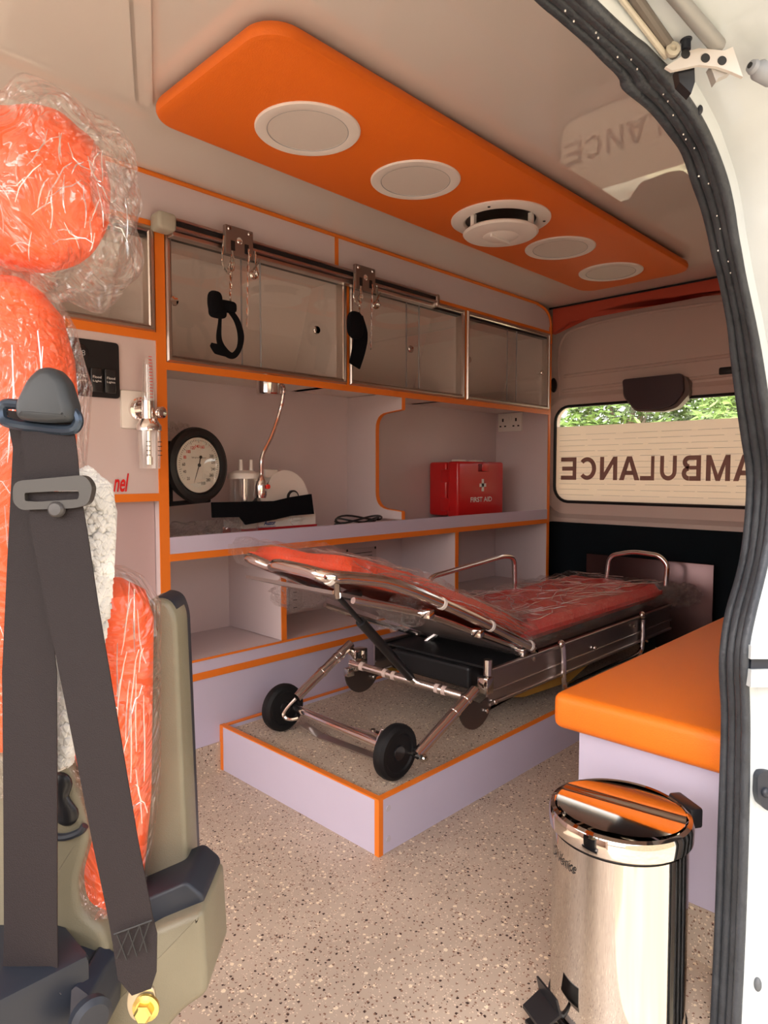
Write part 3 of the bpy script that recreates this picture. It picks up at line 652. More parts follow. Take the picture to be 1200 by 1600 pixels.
sy = 2.13
t = thing('suction_machine', 'white portable suction machine with domed body and red base', 'medical device', aY(450, 800, sy))
b0 = aY(378, 830, sy).x; b1 = aY(494, 820, sy).x
prof = [(380, 795), (405, 790), (416, 765), (424, 745), (438, 736), (450, 735), (462, 740), (474, 752), (482, 772), (490, 795), (493, 800)]
pr = [aY(x, y, sy-.05) for x, y in prof]; xa, xb = pr[0].x, pr[-1].x
pts = smooth([Vector((xa, sy-.05, ZT+.012)), Vector((xa, sy-.05, ZT+.05))]+pr[:1]+pr[1:-1]+[Vector((xb, sy-.05, pr[-1].z-.01))], 3)+[Vector((xb, sy-.05, ZT+.012))]
for p in pts: p.z = max(p.z, ZT+.012)
bm = prism(B(), pts, (0, .13, 0)); obj('housing', bm, PLW, t)
obj('base', box(xa-.002, xb+.003, sy-.055, sy+.085, ZT+.001, ZT+.041), M('dark red base', (.45, .012, .018), .4), t, False)
bm = B(); dc = aY(457, 777, sy-.05); lathe(bm, [(0, 0), (.028, 0), (.028, .006), (.023, .008), (0, .008)], dc, (0, -1, 0), 28); s = obj('vacuum_gauge', bm, BLK, t)
bm = B(); lathe(bm, [(0, .0085), (.021, .0085), (0, .009)], dc, (0, -1, 0), 24); obj('gauge_face', bm, PLW2, s, False)
bm = B(); dc = aY(459, 811, sy-.05); lathe(bm, [(0, 0), (.024, 0), (.023, .010), (0, .012)], dc, (0, -1, 0), 28); bx(bm, dc.x-.020, dc.x+.020, dc.y-.02, dc.y-.01, dc.z-.004, dc.z+.004); obj('dial_knob', bm, PLW, t)
bm = B(); q = aY(412, 821, sy-.052); text(bm, 'Auzor', q, (1, 0, 0), (0, 0, 1), h=.017, wfit=.055, bold=.03, shear=.2); text(bm, 'PORTABLE SUCTION UNIT', q+Vector((-.035, 0, -.009)), (1, 0, 0), (0, 0, 1), h=.005, wfit=.09); text(bm, 'PUMP', aY(452, 768, sy-.051), (1, 0, 0), (0, 0, 1), h=.005, wfit=.018); obj('lettering', bm, NAVY, t, False)
bm = B(); bx(bm, dc.x-.13, dc.x-.07, sy-.045, sy-.03, 1.0-.02, 1.0+.012, .004); obj('carry_handle', bm, PLW2, t)

t = thing('suction_jar', 'clear suction jar with white lid and two spouts', 'jar', aY(382, 790, 2.10))
jx = aY(382, 790, 2.10).x; jz1 = aY(382, 748, 2.10).z
bm = B(); lathe(bm, [(.0, 0), (.048, 0), (.052, .006), (.052, jz1-ZT-.024)], (jx, 2.10, ZT+.022), (0, 0, 1), 32, cap=False); obj('jar_body', bm, CLR, t)
bm = B(); lathe(bm, [(0, 0), (.060, 0), (.060, .012), (.056, .020), (.03, .030), (0, .032)], (jx, 2.10, jz1), (0, 0, 1), 32); lid = obj('lid', bm, PLW, t)
for dx in (-.020, .024):
    bm = B(); lathe(bm, [(.009, 0), (.007, .02), (.006, .048), (0, .048)], (jx+dx, 2.09, jz1+.022), (0, 0, 1), 14); obj('spout', bm, PLW, lid)
bm = B(); tube(bm, [(jx, 2.10, ZT+.03), (jx, 2.10, jz1)], .012, 12); obj('float_tube', bm, STL, t)

bm = B(); pp = [(332, 785), (378, 784), (430, 783), (455, 777), (487, 772), (491, 803), (455, 806), (430, 812), (385, 820), (376, 808), (333, 809)]
prism(bm, [aY(x, y, 2.03) for x, y in pp], (0, .010, 0)); s = tag(obj('velcro_cuff', bm, VEL, None, False), 'black velcro strap laid across the suction machine and jar', 'strap')
t = thing('cable_coil', 'coil of black cable on the worktop beside the divider', 'cable', (1.93, 2.05, ZT))
bm = B(); q = aY(551, 817, 2.05)
for k_ in range(5):
    tube(bm, [(q.x+(.10+.006*k_)*math.cos(a*PI/12)+.01*k_, 2.05+(.035+.004*k_)*math.sin(a*PI/12), ZT+.006+.009*k_+.012*(1+math.sin(a*PI/12*2+k_))) for a in range(24)], .0042, 7, closed=True)
obj('cable', bm, BLK, t)
def bag(name, c, rx, ry, rz, lab, sd, cat='bag'):
    bm = B(); ellip(bm, c, rx, ry, rz, 36, 20, disp=.55, fr=3.2, p=2.6, seed=sd)
    for v in bm.verts: v.co.z = max(v.co.z, ZT+.001)
    return tag(obj(name, bm, WRAP), lab, cat)
bag('plastic_bag', aY(292, 832, 2.10)+Vector((0, 0, .0)), .085, .045, .035, 'crumpled clear plastic bag flat on the worktop under gauge', 3)
bag('tubing_bag', aY(350, 825, 2.06)+Vector((0, 0, 0)), .055, .04, .035, 'clear plastic packet in front of the suction jar', 9)
bag('plastic_bag', aY(278, 690, 2.2), .05, .03, .06, 'clear plastic film crumpled behind the top of the gauge', 14)
bm = B(); rr = random.Random(8); 
for k_ in range(10):
    x = rr.uniform(1.08, 1.26); y = rr.uniform(2.05, 2.15); tube(bm, smooth([(x, y, ZT+.004), (x+rr.uniform(-.03, .05), y+.01, ZT+.02+rr.random()*.02), (x+.09, y-.01, ZT+.005)]), .0025, 6)
tag(obj('tubing', bm, CLR), 'loose clear tubing inside the bag under the gauge', 'tubing')

t = thing('first_aid_box', 'red plastic first aid box with white cross', 'first aid kit', aY(735, 800, 2.13))
fx0, fx1 = aY(716, 760, 2.08).x, aY(787, 760, 2.08).x; fz0, fz1 = .775, aY(787, 722, 2.08).z
fy0 = 2.08
obj('lid', box(fx0, fx1, fy0, fy0+.075, fz0, fz1, bev=.014, seg=3), RED, t)
obj('body', box(fx0+.003, fx1-.003, fy0+.078, 2.275, fz0+.004, fz1-.003, bev=.014, seg=3), RED, t)
for zc in (fz0+.06, fz1-.075): obj('latch', box(fx0-.006, fx0+.004, fy0+.055, fy0+.11, zc-.03, zc+.035, bev=.003), RED, t)
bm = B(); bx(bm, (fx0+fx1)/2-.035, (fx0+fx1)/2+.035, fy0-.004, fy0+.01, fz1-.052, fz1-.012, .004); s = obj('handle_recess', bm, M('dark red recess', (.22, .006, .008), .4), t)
obj('handle', box((fx0+fx1)/2-.006, (fx0+fx1)/2+.05, fy0-.010, fy0-.002, fz1-.050, fz1-.006, bev=.004), RED, t)
for dx in (.07, .215):
    obj('hinge_clip', box(fx0+dx, fx0+dx+.06, fy0+.05, fy0+.10, fz1-.004, fz1+.010, bev=.003), PLW, t)
cc = aY(754, 758, fy0); bm = B()
bx(bm, cc.x-.009, cc.x+.009, fy0-.0025, fy0-.0005, cc.z-.032, cc.z+.032); bx(bm, cc.x-.028, cc.x+.028, fy0-.0025, fy0-.0005, cc.z-.009, cc.z+.009); obj('cross', bm, WINK, t, False)
q = aY(735, 785, fy0-.001); bm = B(); text(bm, 'FIRST AID', q, (1, 0, 0), (0, 0, 1), h=.026, wfit=aY(768, 785, fy0).x-q.x, bold=.02); obj('lettering', bm, WINK, t, False)

t = thing('double_socket', 'white double wall socket above the first aid box', 'socket', aX(797, 660, 3.29))
a = aX(774.5, 660, 3.285); b = aX(816, 660, 3.285); y1, y0 = 2.262, b.y; zc = a.z-.005
obj('socket_plate', box(3.274, 3.291, y0, y1, zc-.052, zc+.052, bev=.004), PLW, t)
bm = B(); wd = y1-y0
for f in (.22, .78):
    yc = y1-wd*f
    bx(bm, 3.2725, 3.2745, yc-.005, yc+.005, zc+.004, zc+.022)
    for s_ in (-1, 1): bx(bm, 3.2725, 3.2745, yc+s_*.016-.006, yc+s_*.016+.006, zc-.026, zc-.018)
obj('pin_hole', bm, INK, t, False)
for f in (.44, .56): obj('switch', box(3.268, 3.275, y1-wd*f-.008, y1-wd*f+.008, zc+.010, zc+.034, bev=.002), PLW, t)

# ------------------------------------------------------------------ ceiling panel with lamps and vent
ZP = 1.85
cp = [aZ(410, 62, ZP), aZ(252, 180, ZP)]
def rr2(x0, x1, y0, y1, r, z, n=8):
    o = []
    for cx, cy, a0 in ((x1-r, y1-r, 0), (x0+r, y1-r, 90), (x0+r, y0+r, 180), (x1-r, y0+r, 270)):
        for k_ in range(n+1):
            a = math.radians(a0+90*k_/n); o.append(Vector((cx+r*math.cos(a), cy+r*math.sin(a), z)))
    return o
def padded(x0, x1, y0, y1, r, z0, z1, e=.012):
    bm = B(); L_ = []
    for (m, z) in ((.004, z1), (0, z1-e*.8), (0, z0+e), (e*.3, z0+e*.3), (e, z0)):
        L_.append([bm.verts.new(v) for v in rr2(x0+m, x1-m, y0+m, y1-m, r-m*.5, z)])
    n = len(L_[0])
    for A, D in zip(L_, L_[1:]):
        for k_ in range(n): bm.faces.new((A[k_], A[(k_+1) % n], D[(k_+1) % n], D[k_]))
    bm.faces.new(L_[0]); bm.faces.new(L_[-1][::-1]); return bm
t = thing('ceiling_panel', 'long padded orange panel hung under the white ceiling', 'panel', (1.9, 1.33, ZP))
obj('padded_board', padded(.80, 3.0, 1.085, 1.585, .075, ZP, ZP+.030), LEAP, t)
obj('backing_strip', box(.90, 2.92, 1.18, 1.50, ZP+.029, ZC), BLK, t, False)
led = [(1.105, 'round white downlight nearest the panel front end, largest'), (1.508, 'round white downlight between first downlight and the roof vent'), (2.334, 'round white downlight just behind the roof vent'), (2.755, 'round white downlight at the rear end of the orange panel')]
src = None
for i, (x, lab) in enumerate(led):
    if i == 0:
        t = thing('downlight', lab, 'ceiling light', (x, 1.338, ZP), 'downlights in the ceiling panel')
        bm = B(); lathe(bm, [(.099, -.004), (.104, -.0065), (.128, -.005), (.131, -.002), (.131, .002)], (x, 1.338, ZP), (0, 0, 1), 56, cap=False); obj('rim', bm, PLW, t)
        bm = B(); lathe(bm, [(0, -.004), (.100, -.004), (.100, .001), (0, .001)], (x, 1.338, ZP), (0, 0, 1), 48); obj('diffuser', bm, PLW2, t)
        bm = B(); tube(bm, [(x+.1005*math.cos(a*PI/24), 1.338+.1005*math.sin(a*PI/24), ZP-.0045) for a in range(48)], .0012, 6, closed=True); obj('gap_ring', bm, GINK, t)
        src = t
    else:
        t = src.copy(); C.objects.link(t); t.location = (x, 1.338, ZP); t['label'] = lab
        for ch in list(src.children):
            c_ = ch.copy(); C.objects.link(c_); c_.parent = t
t = thing('roof_vent', 'round white roof vent with lowered mushroom cover', 'vent', (1.936, 1.335, ZP))
c = Vector((1.936, 1.335, ZP))
bm = B(); lathe(bm, [(.118, .02), (.118, -.006), (.124, -.010), (.160, -.008), (.166, -.004), (.166, .002)], c, (0, 0, 1), 56, cap=False); obj('flange', bm, PLW, t)
bm = B(); lathe(bm, [(0, -.0015), (.1185, -.0015), (.1185, -.004)], c, (0, 0, 1), 40, cap=False); obj('throat', bm, BLK, t)
bm = B(); lathe(bm, [(0, -.038), (.10, -.038), (.122, -.041), (.126, -.046), (.120, -.052), (.09, -.057), (.045, -.057), (.040, -.054), (0, -.054)], c, (0, 0, 1), 56); vc = obj('cover', bm, PLW, t)
bm = B(); lathe(bm, [(0, -.062), (.055, -.060), (.062, -.055)], c, (0, 0, 1), 40, cap=False); obj('cover_knob', bm, PLW, vc)
bm = B(); bx(bm, c.x-.055, c.x+.055, c.y-.004, c.y+.004, ZP-.070, ZP-.056, .003); obj('grip', bm, PLW, vc)
for a in (40, 160, 280):
    a = math.radians(a); q = c+Vector((.108*math.cos(a), .108*math.sin(a), 0)); bm = box(q.x-.007, q.x+.007, q.y-.007, q.y+.007, ZP-.040, ZP-.001); obj('post', bm, PLW, t, False)
for a in (200, 70, 310):
    a = math.radians(a); q = c+Vector((.145*math.cos(a), .145*math.sin(a), -.009)); bm = B(); lathe(bm, [(0, 0), (.005, 0), (.004, -.002), (0, -.002)], q, (0, 0, 1), 10); obj('screw', bm, INK, t)

# ------------------------------------------------------------------ raised platform
XP, YP, ZR, ZB = 1.207, 1.192, .153, .137
t = thing('stretcher_platform', 'low raised lavender platform with orange edges and speckled top', 'platform', (2.2, 1.55, 0))
obj('deck', box(XP+.015, 3.29, YP+.015, YW-.02, ZB-.01, ZB), FLO, t, False)
obj('front_panel', box(XP, XP+.014, YP+.014, YW-.001, 0, ZR-.004), LAVB, t, False)
obj('side_panel', box(XP+.014, 3.29, YP, YP+.014, 0, ZR-.004), LAVB, t, False)
obj('inner_lip', box(XP+.014, 3.29, YW-.022, YW-.006, ZB, ZR-.004), LAVB, t, False)
obj('edge_band', box(XP-.002, XP+.016, YP-.002, YW-.001, ZR-.004, ZR), ORA, t, False)
obj('edge_band', box(XP+.016, 3.29, YP-.002, YP+.016, ZR-.004, ZR), ORA, t, False)
obj('edge_band', box(XP+.016, 3.29, YW-.022, YW-.005, ZR-.004, ZR), ORA, t, False)
obj('edge_band', box(XP-.002, XP+.014, YP-.002, YP+.014, 0, ZR-.004), ORA, t, False)
obj('edge_band', box(XP-.002, XP+.012, YW-.018, YW-.001, 0, ZR-.004), ORA, t, False)
bm = B()
for z in (.035, .118): lathe(bm, [(0, 0), (.009, 0), (.008, .0015), (0, .0015)], (XP+.035, YP-.0005, z), (0, -1, 0), 16)
obj('screw_cap', bm, M('grey screw cap', (.5, .46, .52), .5), t)

# ------------------------------------------------------------------ bench
t = thing('bench_seat', 'lavender box bench with thick orange cushion by the door', 'bench', (2.3, .6, 0))
obj('base', box(1.402, 3.28, .33, .735, .112, .412), LAVB, t, False)
obj('upstand', box(1.398, 3.28, .33, .738, 0, .113), FLO, t, False)
bm = box(1.372, 3.28, .335, .790, .408, .492, bev=.02, seg=4)
obj('cushion', bm, LEA, t)
bm = B(); z = .483; tube(bm, rnd([(3.27, .783, z), (1.379, .783, z), (1.379, .34, z)], .02), .0022, 6); obj('piping', bm, LEA, t)

# ------------------------------------------------------------------ stretcher
st = thing('ambulance_stretcher', 'steel folding ambulance stretcher with raised backrest on platform', 'stretcher', (2.2, 1.5, ZB))
S = lambda n, bm, m=STL, s=True, par=None, lab=None: obj(n, bm, m, par or st, s)
wr = aZ(618, 1217, ZB); wl = aZ(442, 1141, ZB)
WX, WYn, WYf, WR_ = (wr.x+wl.x)/2-.0, wr.y, wl.y, .079
def wheel(x, y):
    bm = B(); c = Vector((x, y, ZB+WR_))
    lathe(bm, [(.0, -.014), (.052, -.014), (.056, -.019), (.068, -.020), (.077, -.012), (WR_, 0), (.077, .012), (.068, .020), (.056, .019), (.052, .014), (.0, .014)], c, (0, 1, 0), 40); wv = S('wheel', bm, WRUB)
    bm = B(); lathe(bm, [(0, -.018), (.020, -.018), (.022, -.014), (.022, .014), (.020, .018), (0, .018)], c, (0, 1, 0), 24); obj('hub', bm, BLK, wv)
    return c
cn = wheel(WX, WYn); cf = wheel(WX, WYf)
yl = WYn-.035
A = aY(650, 1180, yl); D = aY(742, 1078, yl)
bm = B(); tube(bm, [A, D], .0165, 16); leg = S('leg', bm)
bm = B()
for f in (.62, .82): 
    q = A.lerp(D, f); obj('collar', tube(B(), [q, q+(D-A).normalized()*.012], .0185, 16), STL, leg)
bm = B(); tube(bm, [A+Vector((0, -.04, 0)), A+Vector((0, .05, 0))], .006, 8); tube(bm, [A+Vector((0, -.032, 0)), A+Vector((0, -.022, 0))], .012, 6); obj('axle_bolt', bm, CHR, leg)
Yf2 = WYf-.045
A2 = aY(463, 1090, Yf2); D2 = aY(548, 1006, Yf2)
bm = B(); tube(bm, [A2, D2], .0165, 16); leg = S('leg', bm)
bm = B()
for f in (.45, .70, .78): 
    q = A2.lerp(D2, f); obj('collar', tube(B(), [q, q+(D2-A2).normalized()*.010], .0185, 16), STL, leg)
# axle tube and bent rods
a1 = Vector((WX, WYn+.03, ZB+WR_)); a2 = Vector((WX, WYf-.03, ZB+WR_))
bm = B(); tube(bm, [aD(462, 1107, 1.0*(a2-CAM).dot(FW)), aD(598, 1165, (a1-CAM).dot(FW))], .014, 14); S('axle_tube', bm)
bm = B(); da = (a2-CAM).dot(FW)-.03; tube(bm, smooth([aD(462, 1091, da), aD(450, 1104, da), aD(443, 1115, da), aD(446, 1122, da), aD(456, 1124, da), aD(466, 1122, da)], 5), .006, 8); S('bent_rod', bm)
bm = B(); tube(bm, smooth([Vector((WX+.05, WYf-.1, .19)), Vector((WX+.09, 1.52, .185)), Vector((WX+.10, 1.42, .185)), Vector((WX+.06, WYn+.06, .185)), Vector((WX+.02, WYn+.03, .20))], 5), .0065, 8); S('bent_rod', bm)
bm = B(); tube(bm, smooth([aD(598, 1140, (a1-CAM).dot(FW)), aD(591, 1155, (a1-CAM).dot(FW)), aD(589, 1172, (a1-CAM).dot(FW))], 4), .005, 8); S('bent_rod', bm)
q1, q2, q3 = aZ(474, 1132, ZB+.035), aZ(500, 1150, ZB+.004), aZ(590, 1184, ZB+.006)
bm = B(); ribbon(bm, [q1, q2, q2.lerp(q3, .5), q3], [Vector((.016, 0, 0))]*4, (0, 0, 1), .003); S('catch_plate', bm, BRS, False)
bm = B(); c = aZ(583, 1146, ZB+.012); lathe(bm, [(0, -.01), (.024, -.01), (.024, .002), (.010, .004), (.008, .014), (0, .014)], c, (0, 0, 1), 24); S('floor_lock', bm, CHR)
# side rails
rx0, rx1 = 1.742, 3.22; yn0, yf0 = 1.235, 1.745
def rail(y, sgn):
    bm = B(); bx(bm, rx0, rx1, y-.004, y+.004, .262, .372); bx(bm, rx0, rx1, y-.012, y+.004, .362, .374, .002, 1); bx(bm, rx0, rx1, y-.010, y, .296, .303, .001, 1); bx(bm, rx0, rx1, y-.012, y+.006, .255, .266, .002, 1)
    r = S('side_rail', bm, BRS, False)
    pts = [Vector((1.745, y-.006, .300)), Vector((1.765, y-.006, .262))]
    dc = [Vector((1.678+.086*math.cos(math.radians(a)), y-.006, .286+.086*math.sin(math.radians(a)))) for a in range(185, 345, 12)]
    poly = [Vector((1.62, y-.006, .315)), ]+dc+[Vector((2.05, y-.006, .262)), Vector((1.745, y-.006, .268)), Vector((1.740, y-.006, .285)), Vector((1.700, y-.006, .275))]
    obj('hinge_plate', prism(B(), poly, (0, .005, 0)), M('dark hinge plate', (.16, .13, .12), .35, .85) if sgn < 0 else bpy.data.materials['dark hinge plate'], r, False)
    bm = B()
    for x, z in ((1.728, .245), (1.775, .262), (2.0, .358), (2.45, .31), (2.8, .34)): lathe(bm, [(0, 0), (.008, 0), (.008, .005), (.004, .009), (0, .009)], (x, y-.008, z), (0, -1, 0), 8)
    obj('bolt', bm, CHR, r)
rail(yn0, -1); rail(yf0, 1)
bm = B(); lathe(bm, [(0, 0), (.014, 0), (.014, .05), (0, .05)], (1.745, yn0, .355), (0, 0, 1), 14); bx(bm, 1.715, 1.752, yn0-.02, yn0+.02, .30, .352, .004); S('hinge_block', bm, CHR)
bm = B(); bx(bm, 1.60, 1.66, yf0-.05, yf0-.01, .30, .375, .004); lathe(bm, [(0, 0), (.010, 0), (.010, .03), (0, .03)], (1.64, yf0-.05, .34), (0, 0, 1), 14); bx(bm, 1.57, 1.60, yf0-.045, yf0-.02, .285, .315, .003); S('hinge_block', bm, CHR)
# deck between the rails
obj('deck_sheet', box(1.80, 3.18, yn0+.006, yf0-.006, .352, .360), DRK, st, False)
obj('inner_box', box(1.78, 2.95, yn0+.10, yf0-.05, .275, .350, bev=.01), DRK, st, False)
bm = B(); prism(bm, [(1.82, yn0+.015, .262), (2.55, yn0+.015, .262), (2.30, yn0+.015, .205), (1.98, yn0+.015, .222)], (0, .004, 0)); S('underside_sheet', bm, BROWN, False)
bm = B(); prism(bm, [(1.75, yf0-.015, .262), (2.45, yf0-.015, .262), (2.2, yf0-.015, .215), (1.95, yf0-.015, .225)], (0, .004, 0)); S('underside_sheet', bm, BROWN, False)
# cross tubes
c1, c2 = aY(548, 1036, 1.70), aY(722, 1087, 1.265)
bm = B(); tube(bm, [c1, c2], .013, 14); ct = S('cross_tube', bm)
bm = B()
for f in (.10, .32, .40, .78, .84): obj('spacer', tube(B(), [c1.lerp(c2, f), c1.lerp(c2, f+.03)], .0150, 14), BEIGE, ct)
bm = B(); tube(bm, [Vector((1.86, yf0-.02, .30)), Vector((1.86, yn0+.02, .30))], .012, 12); S('cross_tube', bm)
bm = B(); tube(bm, [aY(690, 985, 1.6), aY(655, 1010, 1.68)], .012, 10); S('cross_tube', bm)
# gas strut
gb_ = c1.lerp(c2, .60); gt = aY(522, 925, 1.30)
bm = B(); tube(bm, [gt, gt.lerp(gb_, .30)], .006, 10); tube(bm, [gt.lerp(gb_, .92), gb_], .011, 10); gs = S('gas_strut', bm, CHR)
bm = B(); tube(bm, [gt.lerp(gb_, .04), gt.lerp(gb_, .30)], .0075, 12); tube(bm, [gt.lerp(gb_, .28), gt.lerp(gb_, .93)], .0145, 14); obj('strut_body', bm, BLK, gs)
# raised backrest frame
zz = lambda px, py, y=yn0+.0: aY(px, py, y)
near = [zz(832, 1012), zz(800, 996), zz(745, 968), zz(688, 942), zz(640, 922), zz(600, 909), zz(550, 903), zz(513, 901)]
head = [Vector((1.045, yn0+.06, .748)), Vector((1.015, yn0+.17, .754)), Vector((1.02, yn0+.25, .756))]
hd0 = [aY(475, 891, 1.32), aY(436, 883, 1.44)]
far = [aY(427, 885, 1.50), aY(430, 888, 1.58)]
pf = Vector((1.18, 1.70, .735)); pe = Vector((2.0, 1.74, .42))
pathN = near+hd0+far+[pf, pf.lerp(pe, .5)+Vector((0, 0, -.02)), pe]
bm = B(); tube(bm, smooth(pathN, 5), .0165, 14); bf = S('backrest_frame', bm)
bm = B()
for i, (px, py) in enumerate(((513, 902), (688, 942), (764, 977), (826, 1008))):
    q = zz(px, py); j = zz(px+6, py+3); obj('collar', tube(B(), [q, q+(j-q).normalized()*.012], .0185, 14), PLW, bf)
lo = [zz(818, 1015), zz(745, 988), zz(690, 968), zz(640, 955), zz(560, 940)]
for p in lo: p.y += .0
bm = B(); tube(bm, smooth([p+Vector((0, .02, 0)) for p in lo], 4), .009, 10); bf2 = S('lower_frame_tube', bm)
bm = B(); tube(bm, smooth([Vector((1.98, yf0-.06, .36)), Vector((1.7, yf0-.06, .46)), Vector((1.45, yf0-.06, .56))], 4), .009, 10); S('lower_frame_tube', bm)
bm = B()
for px, py in ((670, 960), (749, 990), (816, 1020)): q = zz(px, py)+Vector((0, -.005, 0)); obj('bracket', box(q.x-.012, q.x+.012, q.y-.008, q.y+.03, q.z-.012, q.z+.014, bev=.003), CHR, bf2)
bm = B(); q = zz(522, 918); tube(bm, [q+Vector((0, -.01, .02)), q+Vector((.03, .02, -.03))], .008, 8); S('strut_bracket', bm, CHR)
bm = B(); q = aY(550, 929, 1.33); ellip(bm, q, .03, .02, .014, 14, 10, p=3); S('grip_knob', bm, BLK)
# backrest pan
bm = B()
prism(bm, [zz(815, 1018, yn0+.05), zz(640, 948, yn0+.05), zz(530, 925, yn0+.05), zz(530, 931, yn0+.05), zz(640, 956, yn0+.05), zz(812, 1023, yn0+.05)], (0, .42, 0)); S('backrest_pan', bm, M('dull steel pan', (.35, .30, .29), .4, .8), False)
bm = B(); tube(bm, [zz(822, 1010), Vector((2.03, yn0, .372))], .011, 10); S('pivot_post', bm, CHR)
# side handles
bm = B(); tube(bm, smooth([Vector((2.175, yn0-.022, .385)), Vector((2.178, yn0-.026, .33)), Vector((2.18, yn0-.026, .25)), Vector((2.20, yn0-.02, .222)), Vector((2.25, yn0-.01, .205)), Vector((2.60, yn0, .20)), Vector((2.84, yn0-.015, .21)), Vector((2.87, yn0-.022, .27)), Vector((2.87, yn0-.022, .36))], 5), .010, 10); sh2 = S('folded_side_guard', bm)
bm = B()
for x in (2.175, 2.87): ellip(bm, (x, yn0-.018, .378), .016, .014, .016, 14, 10)
obj('pivot', bm, CHR, sh2)
zfr = .60
bm = B(); tube(bm, rnd([Vector((2.06, yf0+.01, .40)), Vector((2.06, yf0+.01, .575)), Vector((2.60, yf0+.01, .615)), Vector((2.685, yf0+.01, .60)), Vector((2.695, yf0+.01, .40))], .05), .011, 12); S('side_guard', bm)
bm = B(); fX = 3.22; tube(bm, rnd([aX(948, 905, fX), aX(952, 868, fX), aX(990, 862, fX), aX(1030, 868, fX), aX(1043, 882, fX), aX(1040, 915, fX)], .04), .012, 12); S('foot_handle', bm)
for y in (yn0+.03, yf0-.04):
    bm = B(); tube(bm, [(2.98, y, .26), (3.05, y, ZB+.075)], .014, 12); leg = S('leg', bm)
    c = Vector((3.06, y, ZB+.058)); bm = B(); lathe(bm, [(0, -.014), (.046, -.014), (.058, -.006), (.058, .006), (.046, .014), (0, .014)], c, (0, 1, 0), 28); obj('wheel', bm, WRUB, leg)

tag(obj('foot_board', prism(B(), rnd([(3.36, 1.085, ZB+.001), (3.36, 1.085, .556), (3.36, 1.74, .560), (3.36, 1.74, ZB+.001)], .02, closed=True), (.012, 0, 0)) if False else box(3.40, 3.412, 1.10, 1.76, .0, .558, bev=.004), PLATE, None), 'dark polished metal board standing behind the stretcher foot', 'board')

# mattress: flat part and raised back part
mt = thing('stretcher_mattress', 'red vinyl mattress in crinkled clear plastic on the stretcher', 'mattress', (2.5, 1.5, .39))
def padbm(x0, x1, y0, y1, zf, th, nx=40, ny=16, amp=.008, seed=0, grow=0):
    bm = B(); T, U = [], []
    for i in range(nx+1):
        r1, r2 = [], []
        for j in range(ny+1):
            u, v = i/nx, j/ny; x = x0+(x1-x0)*u; y = y0+(y1-y0)*v
            e = min(1, (min(u*(x1-x0), (1-u)*(x1-x0), v*(y1-y0), (1-v)*(y1-y0))+.001)/.035); e = math.sqrt(max(0, 1-(1-e)**2))
            d = amp*noise.noise(Vector((x*9+seed, y*9, seed)))+amp*.6*noise.noise(Vector((x*26, y*22+seed, 1)))
            s = zf(x); r1.append(bm.verts.new((x, y, s+th*(.5+.5*e)+d*e+grow))); r2.append(bm.verts.new((x, y, s+th*(.5-.5*e)-grow)))
        T.append(r1); U.append(r2)
    for i in range(nx):
        for j in range(ny):
            bm.faces.new((T[i][j], T[i+1][j], T[i+1][j+1], T[i][j+1])); bm.faces.new((U[i][j], U[i][j+1], U[i+1][j+1], U[i+1][j]))
    for i in range(nx):
        for j in (0, ny): bm.faces.new((T[i][j], U[i][j], U[i+1][j], T[i+1][j]))
    for j in range(ny):
        for i in (0, nx): bm.faces.new((T[i][j], T[i][j+1], U[i][j+1], U[i][j]))
    bmesh.ops.remove_doubles(bm, verts=bm.verts, dist=1e-5); return bm
back = lambda x: .420+(2.0-x)*.405 if x > 1.5 else .6225+(1.5-x)*.30
flat = lambda x: .392
obj('flat_section', padbm(2.02, 3.22, 1.27, 1.75, flat, .072), MAT, mt)
obj('back_section', padbm(1.19, 2.05, 1.275, 1.735, back, .068, amp=.008, seed=3), MAT2, mt)
obj('plastic_wrap', padbm(1.90, 3.29, 1.215, 1.80, lambda x: .385, .086, 80, 36, .020, 5, .006), WRAPM, mt, False)
obj('plastic_wrap', padbm(1.13, 2.10, 1.25, 1.76, lambda x: back(x)-.004, .078, 60, 26, .020, 8, .006), WRAPM, mt, False)
def crumple(bm, c, rx, ry, rz, sd, d=.5, fr=3.0): ellip(bm, c, rx, ry, rz, 40, 24, disp=d, fr=fr, p=2.4, seed=sd)
def creases(bm, n, f, rad=.0011, seed=1, L=.05):  # scattered fold ridges that stand in for highlight lines on the plastic
    r = random.Random(seed)
    for k_ in range(n):
        u, v = r.random(), r.random(); a = r.uniform(0, 2*PI); pts = []
        st = L*r.uniform(.3, 1)
        for j in range(5):
            q = f(u, v)
            if q is None: break
            pts.append(q); u += math.cos(a)*st*.35; v += math.sin(a)*st*.6; a += r.uniform(-.5, .5)
        if len(pts) > 2: tube(bm, pts, [rad*(.3+.7*math.sin(PI*(i+.5)/len(pts))) for i in range(len(pts))], 5)
    return bm
def ff(x0, x1, y0, y1, zf, dz):
    def g(u, v):
        if not (0 <= u <= 1 and 0 <= v <= 1): return None
        x = x0+(x1-x0)*u; y = y0+(y1-y0)*v; return Vector((x, y, zf(x)+dz+.006*noise.noise(Vector((x*30, y*30, 2)))))
    return g
p = obj('highlight_crease', creases(B(), 150, ff(1.95, 3.24, 1.25, 1.77, lambda x: .385, .098), .0016, 4, .22), CRS, mt); p['kind'] = 'stuff'
p = obj('highlight_crease', creases(B(), 70, ff(1.22, 2.05, 1.27, 1.74, back, .080), .0014, 6, .22), CRS, mt); p['kind'] = 'stuff'
p = obj('highlight_crease', creases(B(), 60, lambda u, v: Vector((1.16+.9*u, 1.258+.01*noise.noise(Vector((u*30, v*9, 3))), back(1.16+.9*u)+.07*v)) if 0 <= u <= 1 and 0 <= v <= 1 else None, .0012, 9, .3), CRS, mt); p['kind'] = 'stuff'
